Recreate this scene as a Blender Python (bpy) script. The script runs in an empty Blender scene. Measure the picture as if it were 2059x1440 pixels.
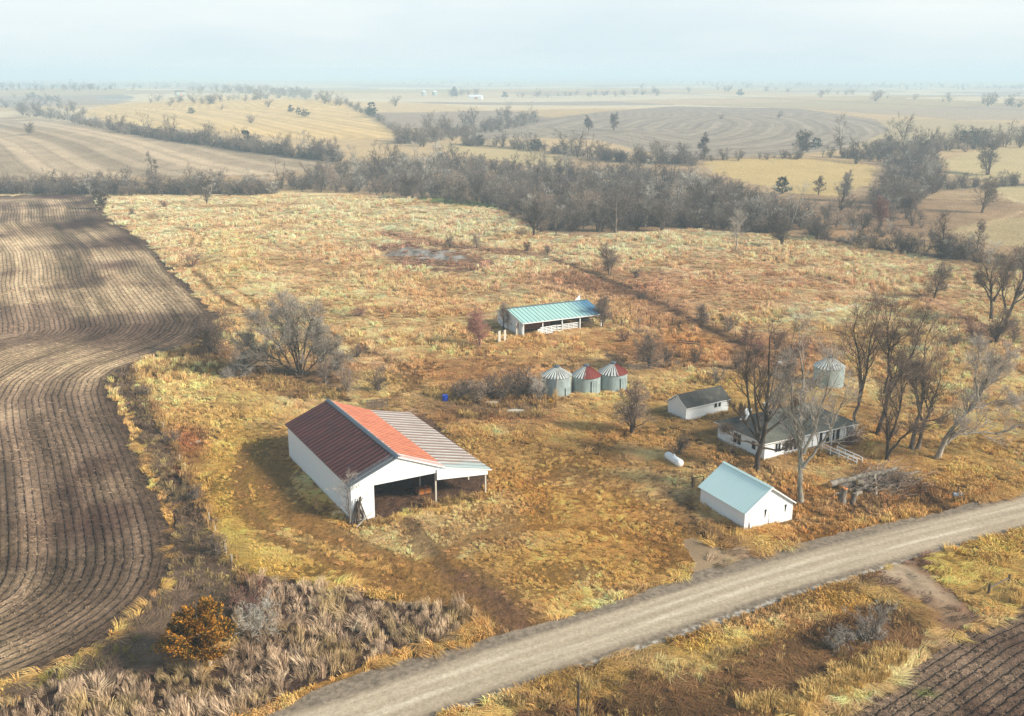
import bpy, math, random
import numpy as np
from mathutils import Vector
R = math.radians
SC = bpy.context.scene
COL = SC.collection
# ------------------------------------------------------------------ camera model (metres; camera stands over the origin)
CH, F, YH, CX, CY = 52.0, 2050.0, 148.0, 1029.5, 720.0
PITCH = math.atan((CY - YH) / F)
CP, SP = math.cos(PITCH), math.sin(PITCH)

def lin(*c):
    c = np.array(c, float) / 255.0
    return np.where(c <= .04045, c / 12.92, ((c + .055) / 1.055) ** 2.4)

# ------------------------------------------------------------------ noise
def _h(ix, iy, s):
    h = (ix.astype(np.int64) * 374761393 + iy.astype(np.int64) * 668265263 + s * 974711) & 0xffffffff
    h = ((h ^ (h >> 13)) * 1274126177) & 0xffffffff
    h = (h ^ (h >> 16)) & 0xffffff
    return h / float(0xffffff)

def vn(x, y, s=0):
    x = np.asarray(x, float); y = np.asarray(y, float)
    ix = np.floor(x); iy = np.floor(y)
    fx = x - ix; fy = y - iy
    fx = fx * fx * (3 - 2 * fx); fy = fy * fy * (3 - 2 * fy)
    a = _h(ix, iy, s); b = _h(ix + 1, iy, s); c = _h(ix, iy + 1, s); d = _h(ix + 1, iy + 1, s)
    return (a * (1 - fx) + b * fx) * (1 - fy) + (c * (1 - fx) + d * fx) * fy

def fbm(x, y, s=0, o=4):
    v = 0; a = .5; t = 0
    for k in range(o):
        v = v + a * vn(x * 2 ** k + 17.3 * k, y * 2 ** k - 9.1 * k, s + k); t += a; a *= .55
    return v / t

def ss(a, b, x):
    t = np.clip((x - a) / (b - a), 0, 1)
    return t * t * (3 - 2 * t)

# ------------------------------------------------------------------ relief of the land
HILLS = [(-330, 800, 250, 190, 10), (-360, 1500, 300, 330, 15), (180, 1250, 330, 300, 9), (150, 640, 90, 60, 3.0),
         (330, 700, 120, 90, 4), (900, 1800, 500, 400, 10), (-1200, 2600, 700, 500, 16), (300, 2800, 700, 500, 12)]

def height(x, y):
    x = np.asarray(x, float); y = np.asarray(y, float)
    d = np.hypot(x, y)
    z = np.zeros_like(d)
    for cx, cy, sx, sy, h in HILLS:
        z = z + h * np.exp(-((x - cx) / sx) ** 2 - ((y - cy) / sy) ** 2)
    z = z - 4.0 * np.exp(-((y - 520 - .12 * x) / 60) ** 2)
    far = ss(1800, 6000, d)
    z = z + ss(1200, 2600, d) * (fbm(x / 900, y / 900, 5, 3) - .5) * 18 + far * (fbm(x / 2600, y / 2600, 9, 3) - .45) * 40
    return z * ss(330, 520, d)

def gp(px, py, z=0.0):
    u = (px - CX) / F; v = (CY - py) / F
    dx, dy, dz = u, CP + v * SP, -SP + v * CP
    t = (z - CH) / dz
    return (dx * t, dy * t)

_T = np.geomspace(60, 16000, 5000)
def at(px, py):
    """the point of the land seen at a pixel of the photograph"""
    u = (px - CX) / F; v = (CY - py) / F
    d = np.array([u, CP + v * SP, -SP + v * CP])
    if d[2] < 0 and -CH / d[2] < 330:
        x, y = gp(px, py); return Vector((x, y, 0.0))
    X = d[0] * _T; Y = d[1] * _T; Z = CH + d[2] * _T
    below = np.nonzero(Z < height(X, Y))[0]
    i = below[0] if len(below) else len(_T) - 1
    return Vector((X[i], Y[i], float(height(X[i], Y[i]))))

def proj(x, y):
    fw = np.maximum(y * CP + CH * SP, 1.0); up = y * SP - CH * CP
    return CX + F * x / fw, CY - F * up / fw

def flatq(x, y, z):
    k = CH / np.maximum(CH - z, 5.0)
    return x * k, y * k

def inpoly(px, py, poly):
    r = np.zeros(px.shape, bool); n = len(poly)
    for i in range(n):
        x1, y1 = poly[i]; x2, y2 = poly[(i + 1) % n]
        if y1 == y2: continue
        c = ((y1 > py) != (y2 > py)) & (px < (x2 - x1) * (py - y1) / (y2 - y1) + x1)
        r ^= c
    return r

def pdist(x, y, line):
    """distance in metres to a polyline, and the length along it"""
    best = np.full(x.shape, 1e18); al = np.zeros(x.shape); acc = 0.0
    for (x1, y1), (x2, y2) in zip(line[:-1], line[1:]):
        dx, dy = x2 - x1, y2 - y1; L2 = dx * dx + dy * dy + 1e-9
        t = np.clip(((x - x1) * dx + (y - y1) * dy) / L2, 0, 1)
        d = (x - x1 - t * dx) ** 2 + (y - y1 - t * dy) ** 2
        m = d < best
        best = np.where(m, d, best); al = np.where(m, acc + t * math.sqrt(L2), al); acc += math.sqrt(L2)
    return np.sqrt(best), al

def gline(pts): return [gp(*p) for p in pts]
def smooth(pts, n=2):
    for _ in range(n):
        q = [pts[0]]
        for a, b in zip(pts[:-1], pts[1:]):
            q += [(a[0] * .75 + b[0] * .25, a[1] * .75 + b[1] * .25), (a[0] * .25 + b[0] * .75, a[1] * .25 + b[1] * .75)]
        pts = q + [pts[-1]]
    return pts

# ------------------------------------------------------------------ the map of the land, read off the photograph
EDGE_L = [(-60, 398), (60, 392), (150, 390), (188, 396), (204, 414), (216, 437), (258, 462), (300, 490), (328, 520), (345, 545),
          (385, 582), (418, 612), (440, 640), (428, 668), (395, 690), (340, 712), (290, 728), (252, 742), (228, 760), (222, 785),
          (238, 830), (265, 880), (295, 950), (320, 1010), (340, 1070), (347, 1115), (338, 1160), (312, 1205), (262, 1250),
          (195, 1295), (120, 1335), (40, 1372), (-80, 1410), (-400, 1500)]
FIELD_L = EDGE_L + [(-2500, 1500), (-2500, 420), (-300, 402)]
ROWL = gline(EDGE_L)
EDGE_R = [(1500, 1580), (1640, 1470), (1700, 1428), (1800, 1366), (1880, 1314), (1950, 1268), (2059, 1222), (2300, 1130), (2700, 1010)]
FIELD_R = EDGE_R + [(3500, 1010), (3500, 1700), (1500, 1700)]
ROWR = gline(EDGE_R)
ROAD_T = [(100, 1640), (400, 1495), (538, 1440), (640, 1386), (776, 1334), (1000, 1279), (1111, 1248), (1222, 1212), (1333, 1176), (1400, 1150),
          (1500, 1123), (1611, 1092), (1694, 1070), (1850, 1040), (1931, 1018), (2059, 987), (2300, 930), (2800, 830)]
ROAD_B = [(500, 1610), (760, 1500), (890, 1440), (1000, 1401), (1167, 1345), (1333, 1293), (1444, 1254), (1560, 1215), (1678, 1179), (1780, 1142),
          (1858, 1118), (2059, 1066), (2300, 998), (2800, 880)]
ROAD = ROAD_T + ROAD_B[::-1]
ROADC = gline([(300, 1568), (714, 1440), (860, 1388), (1000, 1340), (1167, 1287), (1333, 1233), (1500, 1178), (1678, 1125), (1850, 1080), (2059, 1027), (2300, 964), (2800, 855)])
DRIVE_A = [(1372, 1084), (1395, 1080), (1425, 1098), (1470, 1110), (1535, 1112), (1420, 1158), (1392, 1150), (1396, 1120)]
DRIVE_B = [(1725, 1168), (1858, 1114), (1872, 1150), (1900, 1180), (1945, 1215), (1975, 1238), (1890, 1290), (1872, 1262), (1850, 1225), (1800, 1190)]
FAR_EDGE = [(-900, 400), (0, 388), (200, 388), (600, 384), (740, 393), (850, 406), (1000, 422), (1080, 468), (1160, 476), (1250, 470), (1400, 463),
            (1500, 470), (1620, 480), (1750, 502), (1900, 522), (2100, 545), (3000, 600)]
PASTURE = FAR_EDGE + [(6000, 700), (6000, 9000), (-6000, 9000), (-6000, 450)]
HILL_B = [(150, 226), (250, 206), (380, 195), (560, 189), (700, 205), (805, 262), (800, 276), (700, 281), (560, 276), (420, 262), (300, 256), (200, 242)]
HILL_A = [(-900, 262), (-100, 240), (40, 234), (150, 246), (300, 276), (450, 297), (600, 319), (665, 331), (640, 342), (560, 352), (300, 356), (-900, 362)]
HILL_C = [(925, 268), (1080, 240), (1200, 226), (1350, 214), (1600, 218), (1760, 240), (1790, 262), (1700, 300), (1560, 314), (1420, 318), (1330, 312), (1200, 282), (1050, 276), (940, 284)]
HILL_D = [(1412, 326), (1480, 317), (1590, 316), (1700, 322), (1760, 336), (1750, 368), (1690, 396), (1590, 388), (1500, 366), (1430, 346)]
FIELDS_R = [[(1895, 322), (1975, 302), (2300, 280), (2300, 355), (2000, 366), (1915, 352)], [(1985, 378), (2300, 352), (2300, 430), (2040, 408)],
            [(1895, 466), (1990, 442), (2300, 425), (2300, 515), (1990, 492)]]
TAN_C = [(885, 287), (960, 291), (1080, 304), (1155, 332), (1100, 340), (1000, 322), (900, 306)]
GREEN = [(845, 396), (900, 396), (1000, 412), (1010, 420), (930, 416), (850, 406)]
REEDS = [(-100, 1480), (-60, 1425), (40, 1400), (160, 1372), (300, 1352), (420, 1345), (480, 1290), (470, 1230), (500, 1168), (590, 1166), (680, 1185), (760, 1206), (880, 1212),
         (945, 1222), (960, 1240), (930, 1268), (860, 1298), (740, 1338), (640, 1376), (520, 1428), (380, 1490)]
FENCEROW = [(222, 745), (262, 740), (300, 830), (352, 905), (392, 990), (430, 1070), (470, 1150), (505, 1172), (470, 1235), (470, 1300), (300, 1355), (150, 1372), (40, 1402), (10, 1390),
            (150, 1335), (262, 1258), (335, 1190), (356, 1115), (340, 1040), (318, 985), (285, 900)]
DITCH_R = [(1040, 1440), (1200, 1400), (1400, 1350), (1500, 1320), (1600, 1280), (1680, 1245), (1740, 1215), (1800, 1215), (1850, 1260), (1860, 1300), (1780, 1340), (1640, 1400), (1500, 1470), (1000, 1480)]
POND_MUD = [(745, 498), (790, 488), (850, 492), (930, 512), (1000, 520), (1000, 540), (930, 545), (860, 548), (800, 545), (775, 522)]
POND = [(785, 502), (830, 499), (880, 505), (925, 516), (940, 526), (900, 524), (850, 519), (800, 512)]
FAR_POND = [(196, 196), (232, 191), (262, 193), (272, 198), (240, 200), (204, 200)]
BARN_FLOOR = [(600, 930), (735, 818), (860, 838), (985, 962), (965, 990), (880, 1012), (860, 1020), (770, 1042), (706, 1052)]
STRIPE_A = gline([(520, 353), (400, 330), (330, 308), (255, 283), (160, 262), (60, 245)])
STRIPE_B = gline([(560, 277), (430, 240), (330, 222), (200, 212)])
STRIPE_C = gline(smooth([(1180, 275), (1290, 305), (1430, 300), (1560, 290), (1640, 262), (1590, 236), (1450, 226), (1300, 238), (1250, 256)]))
# worn wheel tracks, ditches, hedge bottoms and other streaks: (points, half width m, colour, strength)
LINES = [
    ([(555, 905), (530, 960), (545, 1010), (610, 1058), (700, 1098), (850, 1148), (960, 1195), (1040, 1250)], 1.6, (186, 140, 80), .95),
    ([(500, 900), (476, 970), (498, 1040), (580, 1100), (700, 1142), (850, 1188), (930, 1222)], 1.2, (182, 136, 78), .85),
    ([(575, 880), (560, 925), (575, 985), (640, 1046), (720, 1088)], .8, (176, 134, 80), .6),
    ([(1400, 1130), (1300, 1090), (1180, 1060), (1080, 1060)], 1.0, (170, 118, 58), .45), ([(1050, 1060), (960, 1075), (900, 1110), (930, 1160)], 1.0, (166, 112, 56), .5),
    ([(940, 1160), (990, 1195), (1045, 1255)], 2.6, (140, 105, 80), .8),
    ([(830, 1050), (850, 1090), (905, 1150)], 1.0, (120, 95, 70), .6),
    ([(640, 668), (700, 690), (760, 720), (820, 745), (845, 770), (800, 800), (740, 815)], 1.3, (140, 100, 58), .7),
    ([(650, 760), (672, 785), (700, 805)], 1.2, (70, 52, 40), .8),
    ([(382, 497), (388, 480), (405, 463), (440, 458)], .9, (150, 125, 65), .8), ([(400, 497), (406, 480), (425, 468)], .7, (150, 125, 65), .8),
    ([(390, 545), (430, 585), (470, 615), (510, 645)], 1.0, (110, 85, 50), .8), ([(440, 555), (470, 580), (510, 605), (525, 640)], .9, (150, 125, 60), .7),
    ([(1090, 515), (1180, 545), (1290, 600), (1400, 650), (1500, 697)], 2.0, (85, 60, 45), .9),
    ([(780, 470), (860, 490), (940, 500), (1060, 512)], 4.0, (120, 95, 75), .7),
    ([(1120, 560), (1230, 580), (1330, 615)], 7.0, (120, 88, 62), .55),
    ([(1560, 652), (1630, 636), (1720, 620), (1815, 604)], .8, (240, 215, 160), .9),
    ([(1850, 595), (1930, 640), (2000, 690)], 2.4, (120, 92, 75), .6),
    ([(1620, 470), (1720, 492), (1850, 510), (2100, 540)], 4.0, (85, 72, 62), .9),
    ([(1930, 470), (2059, 425)], 1.6, (215, 185, 140), .7), ([(2020, 395), (2100, 425)], 1.6, (215, 190, 150), .7),
    ([(1380, 1000), (1395, 1050), (1440, 1085), (1490, 1105)], 1.2, (90, 66, 48), .8), ([(1310, 960), (1345, 1010), (1385, 1070)], 1.2, (120, 92, 60), .5),
    ([(1840, 985), (1870, 1010), (1910, 1025)], 1.6, (78, 58, 44), .75), ([(1700, 1020), (1790, 1000), (1860, 985)], 3.0, (120, 84, 52), .6),  # dark streaks on the ground beside the log heap
    ([(1700, 1090), (1600, 1120), (1450, 1162)], .5, (150, 105, 50), .8), ([(1000, 1284), (800, 1334), (650, 1390)], .7, (120, 90, 40), .6),
    ([(1040, 1392), (1200, 1340), (1400, 1275), (1600, 1212), (1780, 1152)], 1.0, (130, 96, 50), .6),
    ([(150, 238), (330, 281), (580, 316), (700, 332)], 9.0, (120, 108, 92), .8), ([(790, 288), (900, 275), (1085, 241)], 12.0, (126, 114, 98), .75),
    ([(690, 204), (760, 240), (800, 266)], 8.0, (120, 108, 92), .7), ([(0, 206), (90, 232), (150, 240)], 14.0, (140, 126, 106), .7),
    ([(1380, 190), (1700, 205), (2100, 224)], 12.0, (128, 118, 104), .7), ([(1040, 197), (1330, 193)], 12.0, (128, 118, 104), .6),
    ([(930, 290), (1080, 302), (1250, 324), (1400, 330)], 8.0, (118, 106, 90), .7), ([(1400, 321), (1590, 315), (1760, 330)], 5.0, (132, 106, 84), .8),
    ([(1900, 378), (2100, 370)], 6.0, (110, 98, 84), .8), ([(300, 206), (560, 196), (700, 208)], 10.0, (150, 132, 104), .5),
    ([(370, 890), (390, 930), (360, 945)], 2.0, (135, 85, 50), .7),
    ([(850, 1000), (920, 990), (985, 970)], 1.4, (120, 96, 66), .6),
    ([(1860, 1180), (1900, 1215), (1945, 1250)], .5, (90, 66, 50), .7), ([(1815, 1190), (1850, 1222), (1888, 1262)], .5, (90, 66, 50), .7),
]
# broad patches of colour in the sward: (px, py, rx, ry, colour, strength)
BLOBS = [
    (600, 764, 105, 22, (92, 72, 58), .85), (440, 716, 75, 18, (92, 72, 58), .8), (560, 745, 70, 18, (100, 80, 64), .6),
    (980, 745, 190, 30, (160, 104, 60), .6), (1180, 690, 220, 30, (200, 140, 68), .5), (1380, 700, 120, 40, (190, 130, 60), .6), (1220, 575, 170, 34, (128, 96, 66), .6),
    (1330, 640, 100, 30, (140, 100, 66), .5), (470, 1010, 90, 190, (186, 160, 62), .55), (560, 1130, 120, 60, (180, 150, 60), .55), (540, 950, 60, 70, (160, 130, 70), .5),
    (1130, 1000, 200, 100, (210, 150, 66), .55), (1210, 1130, 170, 70, (196, 146, 66), .5), (1420, 850, 190, 80, (160, 128, 72), .6), (1700, 830, 220, 70, (176, 140, 84), .4),
    (1500, 900, 140, 60, (140, 106, 66), .55), (1560, 1020, 190, 60, (170, 118, 60), .5), (1960, 930, 120, 60, (206, 170, 90), .5),
    (370, 885, 60, 26, (150, 92, 58), .8), (420, 800, 120, 50, (216, 182, 110), .6), (640, 810, 60, 40, (190, 150, 100), .5), (700, 740, 90, 40, (160, 120, 80), .5),
    (760, 770, 50, 24, (150, 140, 80), .5), (900, 830, 100, 30, (160, 116, 64), .5), (1000, 810, 130, 34, (120, 98, 78), .7), (1000, 840, 130, 12, (140, 80, 45), .7),
    (1300, 720, 90, 30, (130, 100, 76), .6), (1560, 720, 140, 50, (150, 104, 80), .65), (1500, 790, 110, 40, (190, 158, 80), .5),
    (1500, 560, 150, 50, (212, 170, 118), .5), (1500, 580, 300, 60, (190, 138, 92), .35), (640, 520, 120, 50, (190, 140, 80), .3), (560, 450, 300, 50, (226, 190, 130), .4),
    (640, 600, 240, 60, (222, 178, 112), .4), (900, 620, 130, 40, (190, 146, 98), .4), (470, 520, 70, 50, (222, 190, 110), .5),
    (1700, 520, 250, 50, (216, 180, 120), .4), (1960, 600, 120, 80, (196, 164, 110), .4), (1990, 720, 100, 60, (200, 164, 110), .4),
    (1200, 1370, 170, 40, (170, 130, 45), .6), (1450, 1310, 170, 40, (190, 156, 62), .6), (1700, 1210, 110, 30, (176, 140, 56), .6), (1960, 1130, 140, 60, (206, 172, 80), .7),
    (1800, 1260, 60, 40, (120, 90, 56), .6), (2020, 1200, 70, 30, (200, 160, 90), .6), (1590, 1330, 120, 30, (96, 72, 50), .6),
    (1770, 440, 120, 40, (150, 118, 92), .6), (1700, 470, 80, 12, (206, 160, 110), .6), (1850, 1010, 130, 30, (140, 100, 60), .55),
    (1640, 1075, 120, 20, (190, 134, 62), .6),
]
FARPAL = [lin(224, 194, 148), lin(190, 166, 138), lin(232, 208, 168), lin(198, 174, 132), lin(178, 156, 134), lin(214, 182, 136)]
ILL = 1.12

def paint(x, y, z):
    """albedo, zone id, row coordinate and row contrast for points on the land"""
    x = np.asarray(x, float); y = np.asarray(y, float)
    qx, qy = flatq(x, y, z)
    d = np.hypot(x, y)
    n1 = fbm(x / 1.3, y / 1.3, 21, 3); n2 = fbm(x / 9, y / 9, 31, 4); n3 = fbm(x / 45, y / 45, 41, 4)
    jx = qx + (fbm(x / 3, y / 3, 51, 2) - .5) * np.minimum(.012 * d, 6); jy = qy + (fbm(x / 3, y / 3, 61, 2) - .5) * np.minimum(.016 * d, 8)
    px, py = proj(jx, jy)
    behind = qy < 20
    px = np.where(behind, 1000.0, px); py = np.where(behind, 3000.0, py)
    N = len(x)
    zone = np.zeros(N, int); row = np.zeros(N); rc = np.zeros(N)
    # far fields on a section grid
    ca, sa = math.cos(.35), math.sin(.35)
    u = (x * ca + y * sa) / 420 + (n3 - .5) * .12; v = (-x * sa + y * ca) / 300 + (n3 - .5) * .12
    k = (_h(np.floor(u), np.floor(v), 77) * 5.999).astype(int)
    c = np.array(FARPAL)[k]
    c = c * (.72 + .26 * n2)[:, None]
    row = (x * sa - y * ca) / 9.0; rc = np.where(d > 600, .10, 0)
    # wood floor and creek land
    m = (py > 300) & (d < 1000)
    floor_c = lin(176, 146, 110) * (.6 + .8 * n2)[:, None]
    w = ss(306, 330, py) * m
    c = c * (1 - w[:, None]) + floor_c * w[:, None]
    rc = rc * (1 - w)
    def put(poly, col, var=.3, r=None, con=0.0):
        m = inpoly(px, py, poly)
        if not m.any(): return m
        c[m] = lin(*col) * (1 - var / 2 + var * n2[m])[:, None]
        rc[m] = con
        if r is not None: row[m] = r(qx[m], qy[m])
        return m
    put(HILL_B, (218, 184, 128), .3, lambda a, b: pdist(a, b, STRIPE_B)[0] / 16, .30)
    put(HILL_A, (184, 160, 130), .25, lambda a, b: pdist(a, b, STRIPE_A)[0] / 13, .42)
    put(HILL_C, (160, 142, 122), .3, lambda a, b: pdist(a, b, STRIPE_C)[0] / 11 + .4 * vn(a / 60, b / 60, 3), .40)
    m = put(HILL_D, (200, 170, 114), .25, lambda a, b: (a + .4 * b) / 6, .12)
    for p in FIELDS_R: put(p, (194, 172, 126), .25, lambda a, b: (a + .4 * b) / 6, .12)
    for poly, k in ((HILL_A, .26), (HILL_B, .14), (HILL_C, .20)):
        m = inpoly(px, py, poly); r = row[m] * (.5 if k > .2 else 1)
        w = np.sin(6.283 * r) * .6 + np.sin(6.283 * r * .37 + 1) * .6 + (n2[m] - .5)
        c[m] = c[m] * (1 + k * np.clip(w, -1.2, 1.2))[:, None]
    put(TAN_C, (196, 172, 126), .3, lambda a, b: (b - .1 * a) / 9, .25)
    # pasture
    pas = inpoly(px, py, PASTURE)
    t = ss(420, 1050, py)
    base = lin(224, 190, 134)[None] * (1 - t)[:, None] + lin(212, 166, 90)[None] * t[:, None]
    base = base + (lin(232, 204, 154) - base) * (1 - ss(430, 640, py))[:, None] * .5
    base = base + (lin(190, 140, 82) - base) * (ss(.50, .78, n3) * (.12 + .32 * t))[:, None]
    base = base + (lin(186, 150, 82) - base) * (ss(.50, .80, fbm(x / 22, y / 22, 91, 4)) * .5)[:, None]
    base = base + (lin(232, 206, 152) - base) * (ss(.52, .75, n2) * .55)[:, None]
    base = base + (lin(120, 84, 48) - base) * (ss(.55, .8, fbm(x / 4, y / 4, 97, 3)) * (.3 + .25 * t))[:, None]
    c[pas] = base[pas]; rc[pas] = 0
    put(GREEN, (136, 150, 84), .3)
    for bx, by, rx, ry, bc, st in BLOBS:
        g = np.exp(-(((px - bx) / rx) ** 2 + ((py - by) / ry) ** 2) ** 1.5) * st * np.clip(.45 + 1.3 * (n2 - .1), 0, 1.15)
        g = np.clip(g, 0, 1)[:, None]
        c = c + (lin(*bc) * (.75 + .5 * n1)[:, None] - c) * g
    m = inpoly(px, py, FENCEROW); c[m] = lin(112, 92, 72) * (.45 + 1.1 * n1[m])[:, None]
    m = inpoly(px, py, REEDS); c[m] = lin(120, 96, 78) * (.5 + .9 * n1[m])[:, None]
    m = inpoly(px, py, DITCH_R); c[m] = lin(120, 88, 54) * (.4 + 1.1 * n2[m])[:, None]
    for pts, hw, lc, st in LINES:
        g = smooth(gline(pts), 1)
        xs = [p[0] for p in g]; ys = [p[1] for p in g]
        mm = np.nonzero((qx > min(xs) - 5 * hw) & (qx < max(xs) + 5 * hw) & (qy > min(ys) - 5 * hw) & (qy < max(ys) + 5 * hw))[0]
        if len(mm) == 0: continue
        dd, _ = pdist(qx[mm], qy[mm], g)
        w = (st * np.exp(-(dd / hw) ** 2) * np.clip(.5 + n1[mm], 0, 1.2))
        w = np.clip(w, 0, 1)[:, None]
        c[mm] = c[mm] + (lin(*lc) * (.7 + .6 * n1[mm])[:, None] - c[mm]) * w
    mpx = px + (fbm(x / 5, y / 5, 401, 3) - .5) * 90; mpy = py + (fbm(x / 5, y / 5, 402, 3) - .5) * 34
    m = inpoly(mpx, mpy, POND_MUD); c[m] = lin(150, 120, 90) * (.45 + 1.3 * n1[m])[:, None]
    m = inpoly(px + (fbm(x / 3, y / 3, 403, 3) - .5) * 60, py + (fbm(x / 3, y / 3, 404, 3) - .5) * 22, POND); c[m] = lin(150, 136, 122); zone[m] = 7
    m = inpoly(px, py, FAR_POND); c[m] = lin(190, 205, 215); zone[m] = 7
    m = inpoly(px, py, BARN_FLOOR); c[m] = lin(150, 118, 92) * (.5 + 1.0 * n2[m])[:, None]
    # ploughed fields
    m = inpoly(px, py, FIELD_L); zone[m] = 1
    if m.any():
        dd, al = pdist(qx[m], qy[m], ROWL)
        row[m] = dd / 1.0 + .22 * (vn(x[m] / 16, y[m] / 16, 7) - .5); rc[m] = .92 * ss(.6, 2.0, dd) + .05
        res = fbm(x[m] / 30, y[m] / 30, 101, 4); pr = _h(np.floor(dd / 4.6), np.zeros_like(dd), 5)
        a = lin(142, 116, 94); b = lin(196, 166, 130); e = lin(98, 72, 60)
        cc = a[None] + (b - a)[None] * ss(.42, .68, res)[:, None] + (e - a)[None] * (ss(.5, .75, fbm(x[m] / 18, y[m] / 40, 111, 3)) * .9)[:, None]
        stk = fbm(dd / 1.7, al / 26, 115, 4); bnd = fbm(dd / 6, al / 90, 116, 3)
        cc = cc * (.55 + .5 * ss(.3, .7, stk) + .45 * ss(.35, .65, bnd))[:, None]
        cc = cc * (.84 + .32 * pr)[:, None] * (.7 + .6 * n1[m])[:, None]
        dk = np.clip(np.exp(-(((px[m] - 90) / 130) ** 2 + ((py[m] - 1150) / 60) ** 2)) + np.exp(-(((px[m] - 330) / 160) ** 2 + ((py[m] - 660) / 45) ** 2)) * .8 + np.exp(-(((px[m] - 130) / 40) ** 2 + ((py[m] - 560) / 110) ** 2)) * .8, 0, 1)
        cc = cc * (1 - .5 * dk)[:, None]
        hd = (1 - ss(.8, 3.5, dd))[:, None]
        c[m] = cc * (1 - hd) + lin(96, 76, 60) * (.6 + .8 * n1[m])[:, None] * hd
    m = inpoly(px, py, FIELD_R); zone[m] = 2
    if m.any():
        dd, al = pdist(qx[m], qy[m], ROWR)
        row[m] = dd / .98 + .15 * (vn(x[m] / 9, y[m] / 9, 8) - .5); rc[m] = .95
        c[m] = (lin(92, 70, 56)[None] + (lin(134, 110, 90) - lin(92, 70, 56))[None] * ss(.4, .7, n2[m])[:, None]) * (.6 + .8 * n1[m])[:, None]
        g = np.exp(-(((px[m] - 1865) / 20) ** 2 + ((py[m] - 1395) / 9) ** 2))[:, None] * .8
        c[m] = c[m] + (lin(104, 118, 40) - c[m]) * g
    # road and drives
    m = inpoly(px, py, DRIVE_A); zone[m] = 4
    c[m] = lin(162, 136, 106) * (.55 + .9 * n2[m])[:, None]
    m = inpoly(px, py, DRIVE_B); zone[m] = 4
    if m.any():
        w = ss(1155, 1235, py[m] - (px[m] - 1850) * .1)[:, None]
        da, _ = pdist(qx[m], qy[m], gline([(1790, 1140), (1850, 1180), (1925, 1240)]))
        w = np.clip(w * .75 + ss(1.2, 3.2, da + 2 * (n1[m] - .5))[:, None], 0, 1)
        c[m] = (lin(178, 154, 126) * (1 - w) + lin(134, 102, 76) * w) * (.6 + .8 * n1[m])[:, None]
    rpx, rpy = proj(qx + (px * 0), qy)
    rpx, rpy = proj(qx + .4 * (jx - qx), qy + .4 * (jy - qy)); rpx = np.where(behind, 1000.0, rpx); rpy = np.where(behind, 3000.0, rpy)
    m = inpoly(rpx, rpy, ROAD); zone[m] = 3
    if m.any():
        xx, yy = qx[m], qy[m]
        # signed offset from the middle of the road
        dd, al = pdist(xx, yy, ROADC)
        upx, upy = proj(xx, yy)
        cy_ = np.interp(upx, [p[0] for p in [(300, 1568), (714, 1440), (860, 1388), (1000, 1340), (1167, 1287), (1333, 1233), (1500, 1178), (1678, 1125), (1850, 1080), (2059, 1027), (2300, 964), (2800, 855)]],
                        [1568, 1440, 1388, 1340, 1287, 1233, 1178, 1125, 1080, 1027, 964, 855])
        s = np.where(upy < cy_, dd, -dd)
        lo = fbm(al / 14, s / .5, 121, 3); gr = fbm(al / .35, s / .35, 131, 2)
        cc = lin(180, 161, 136)[None] * (.78 + .44 * lo)[:, None]
        for o, wd, st in ((1.15, .45, .8), (-.6, .5, 1.0), (-1.9, .35, .45), (2.2, .3, .3)):
            w = np.exp(-((s - o - .25 * (vn(al / 25, al * 0, 13) - .5)) / wd) ** 2) * st * (.35 + .65 * ss(.35, .62, fbm(al / 10, s / .8, 141, 3)))
            cc = cc + (lin(216, 200, 174) - cc) * (w * .9)[:, None]
        sh = ss(2.3, 3.3, np.abs(s))
        cc = cc + (lin(134, 119, 102) * (.6 + .75 * gr)[:, None] - cc) * (sh * .9)[:, None]
        ed = ss(-3.3, -3.9, s)[:, None] * ss(.45, .62, gr)[:, None] * .55
        cc = cc + (lin(215, 210, 200) - cc) * ed
        c[m] = cc * (.86 + .28 * gr)[:, None]
        rc[m] = 0
    return np.clip(c / ILL, 0.01, .85), zone, row, rc

# ------------------------------------------------------------------ node helpers
def nodes_of(m):
    m.use_nodes = True
    nt = m.node_tree; nt.nodes.clear()
    out = nt.nodes.new('ShaderNodeOutputMaterial'); b = nt.nodes.new('ShaderNodeBsdfPrincipled')
    nt.links.new(b.outputs[0], out.inputs[0])
    return nt, b

def nd(nt, t, **kw):
    n = nt.nodes.new(t)
    for k, v in kw.items():
        if k in n.inputs: n.inputs[k].default_value = v
        else: setattr(n, k, v)
    return n

def mixc(nt, a, b, fac, mode='MIX'):
    n = nt.nodes.new('ShaderNodeMix'); n.data_type = 'RGBA'; n.blend_type = mode
    for s, v in ((n.inputs[0], fac), (n.inputs[6], a), (n.inputs[7], b)):
        if hasattr(v, 'is_output'): nt.links.new(v, s)
        elif isinstance(v, (int, float)): s.default_value = v
        else: s.default_value = tuple(v) + ((1,) if len(v) == 3 else ())
    return n.outputs[2]

def mth(nt, op, a, b=None, c=None):
    n = nt.nodes.new('ShaderNodeMath'); n.operation = op
    for s, v in zip(n.inputs, (a, b, c)):
        if v is None: continue
        if hasattr(v, 'is_output'): nt.links.new(v, s)
        else: s.default_value = v
    return n.outputs[0]

def ramp(nt, fac, stops):
    n = nt.nodes.new('ShaderNodeValToRGB'); e = n.color_ramp.elements
    while len(e) < len(stops): e.new(.5)
    for q, (p, c) in zip(e, stops):
        q.position = p; q.color = (c, c, c, 1) if isinstance(c, (int, float)) else tuple(c) + (1,)
    nt.links.new(fac, n.inputs[0])
    return n.outputs[0]

def noise(nt, vec, scale, detail=3, rough=.55):
    n = nd(nt, 'ShaderNodeTexNoise'); n.inputs['Scale'].default_value = scale; n.inputs['Detail'].default_value = detail; n.inputs['Roughness'].default_value = rough
    if vec is not None: nt.links.new(vec, n.inputs['Vector'])
    return n.outputs['Fac']

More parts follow.
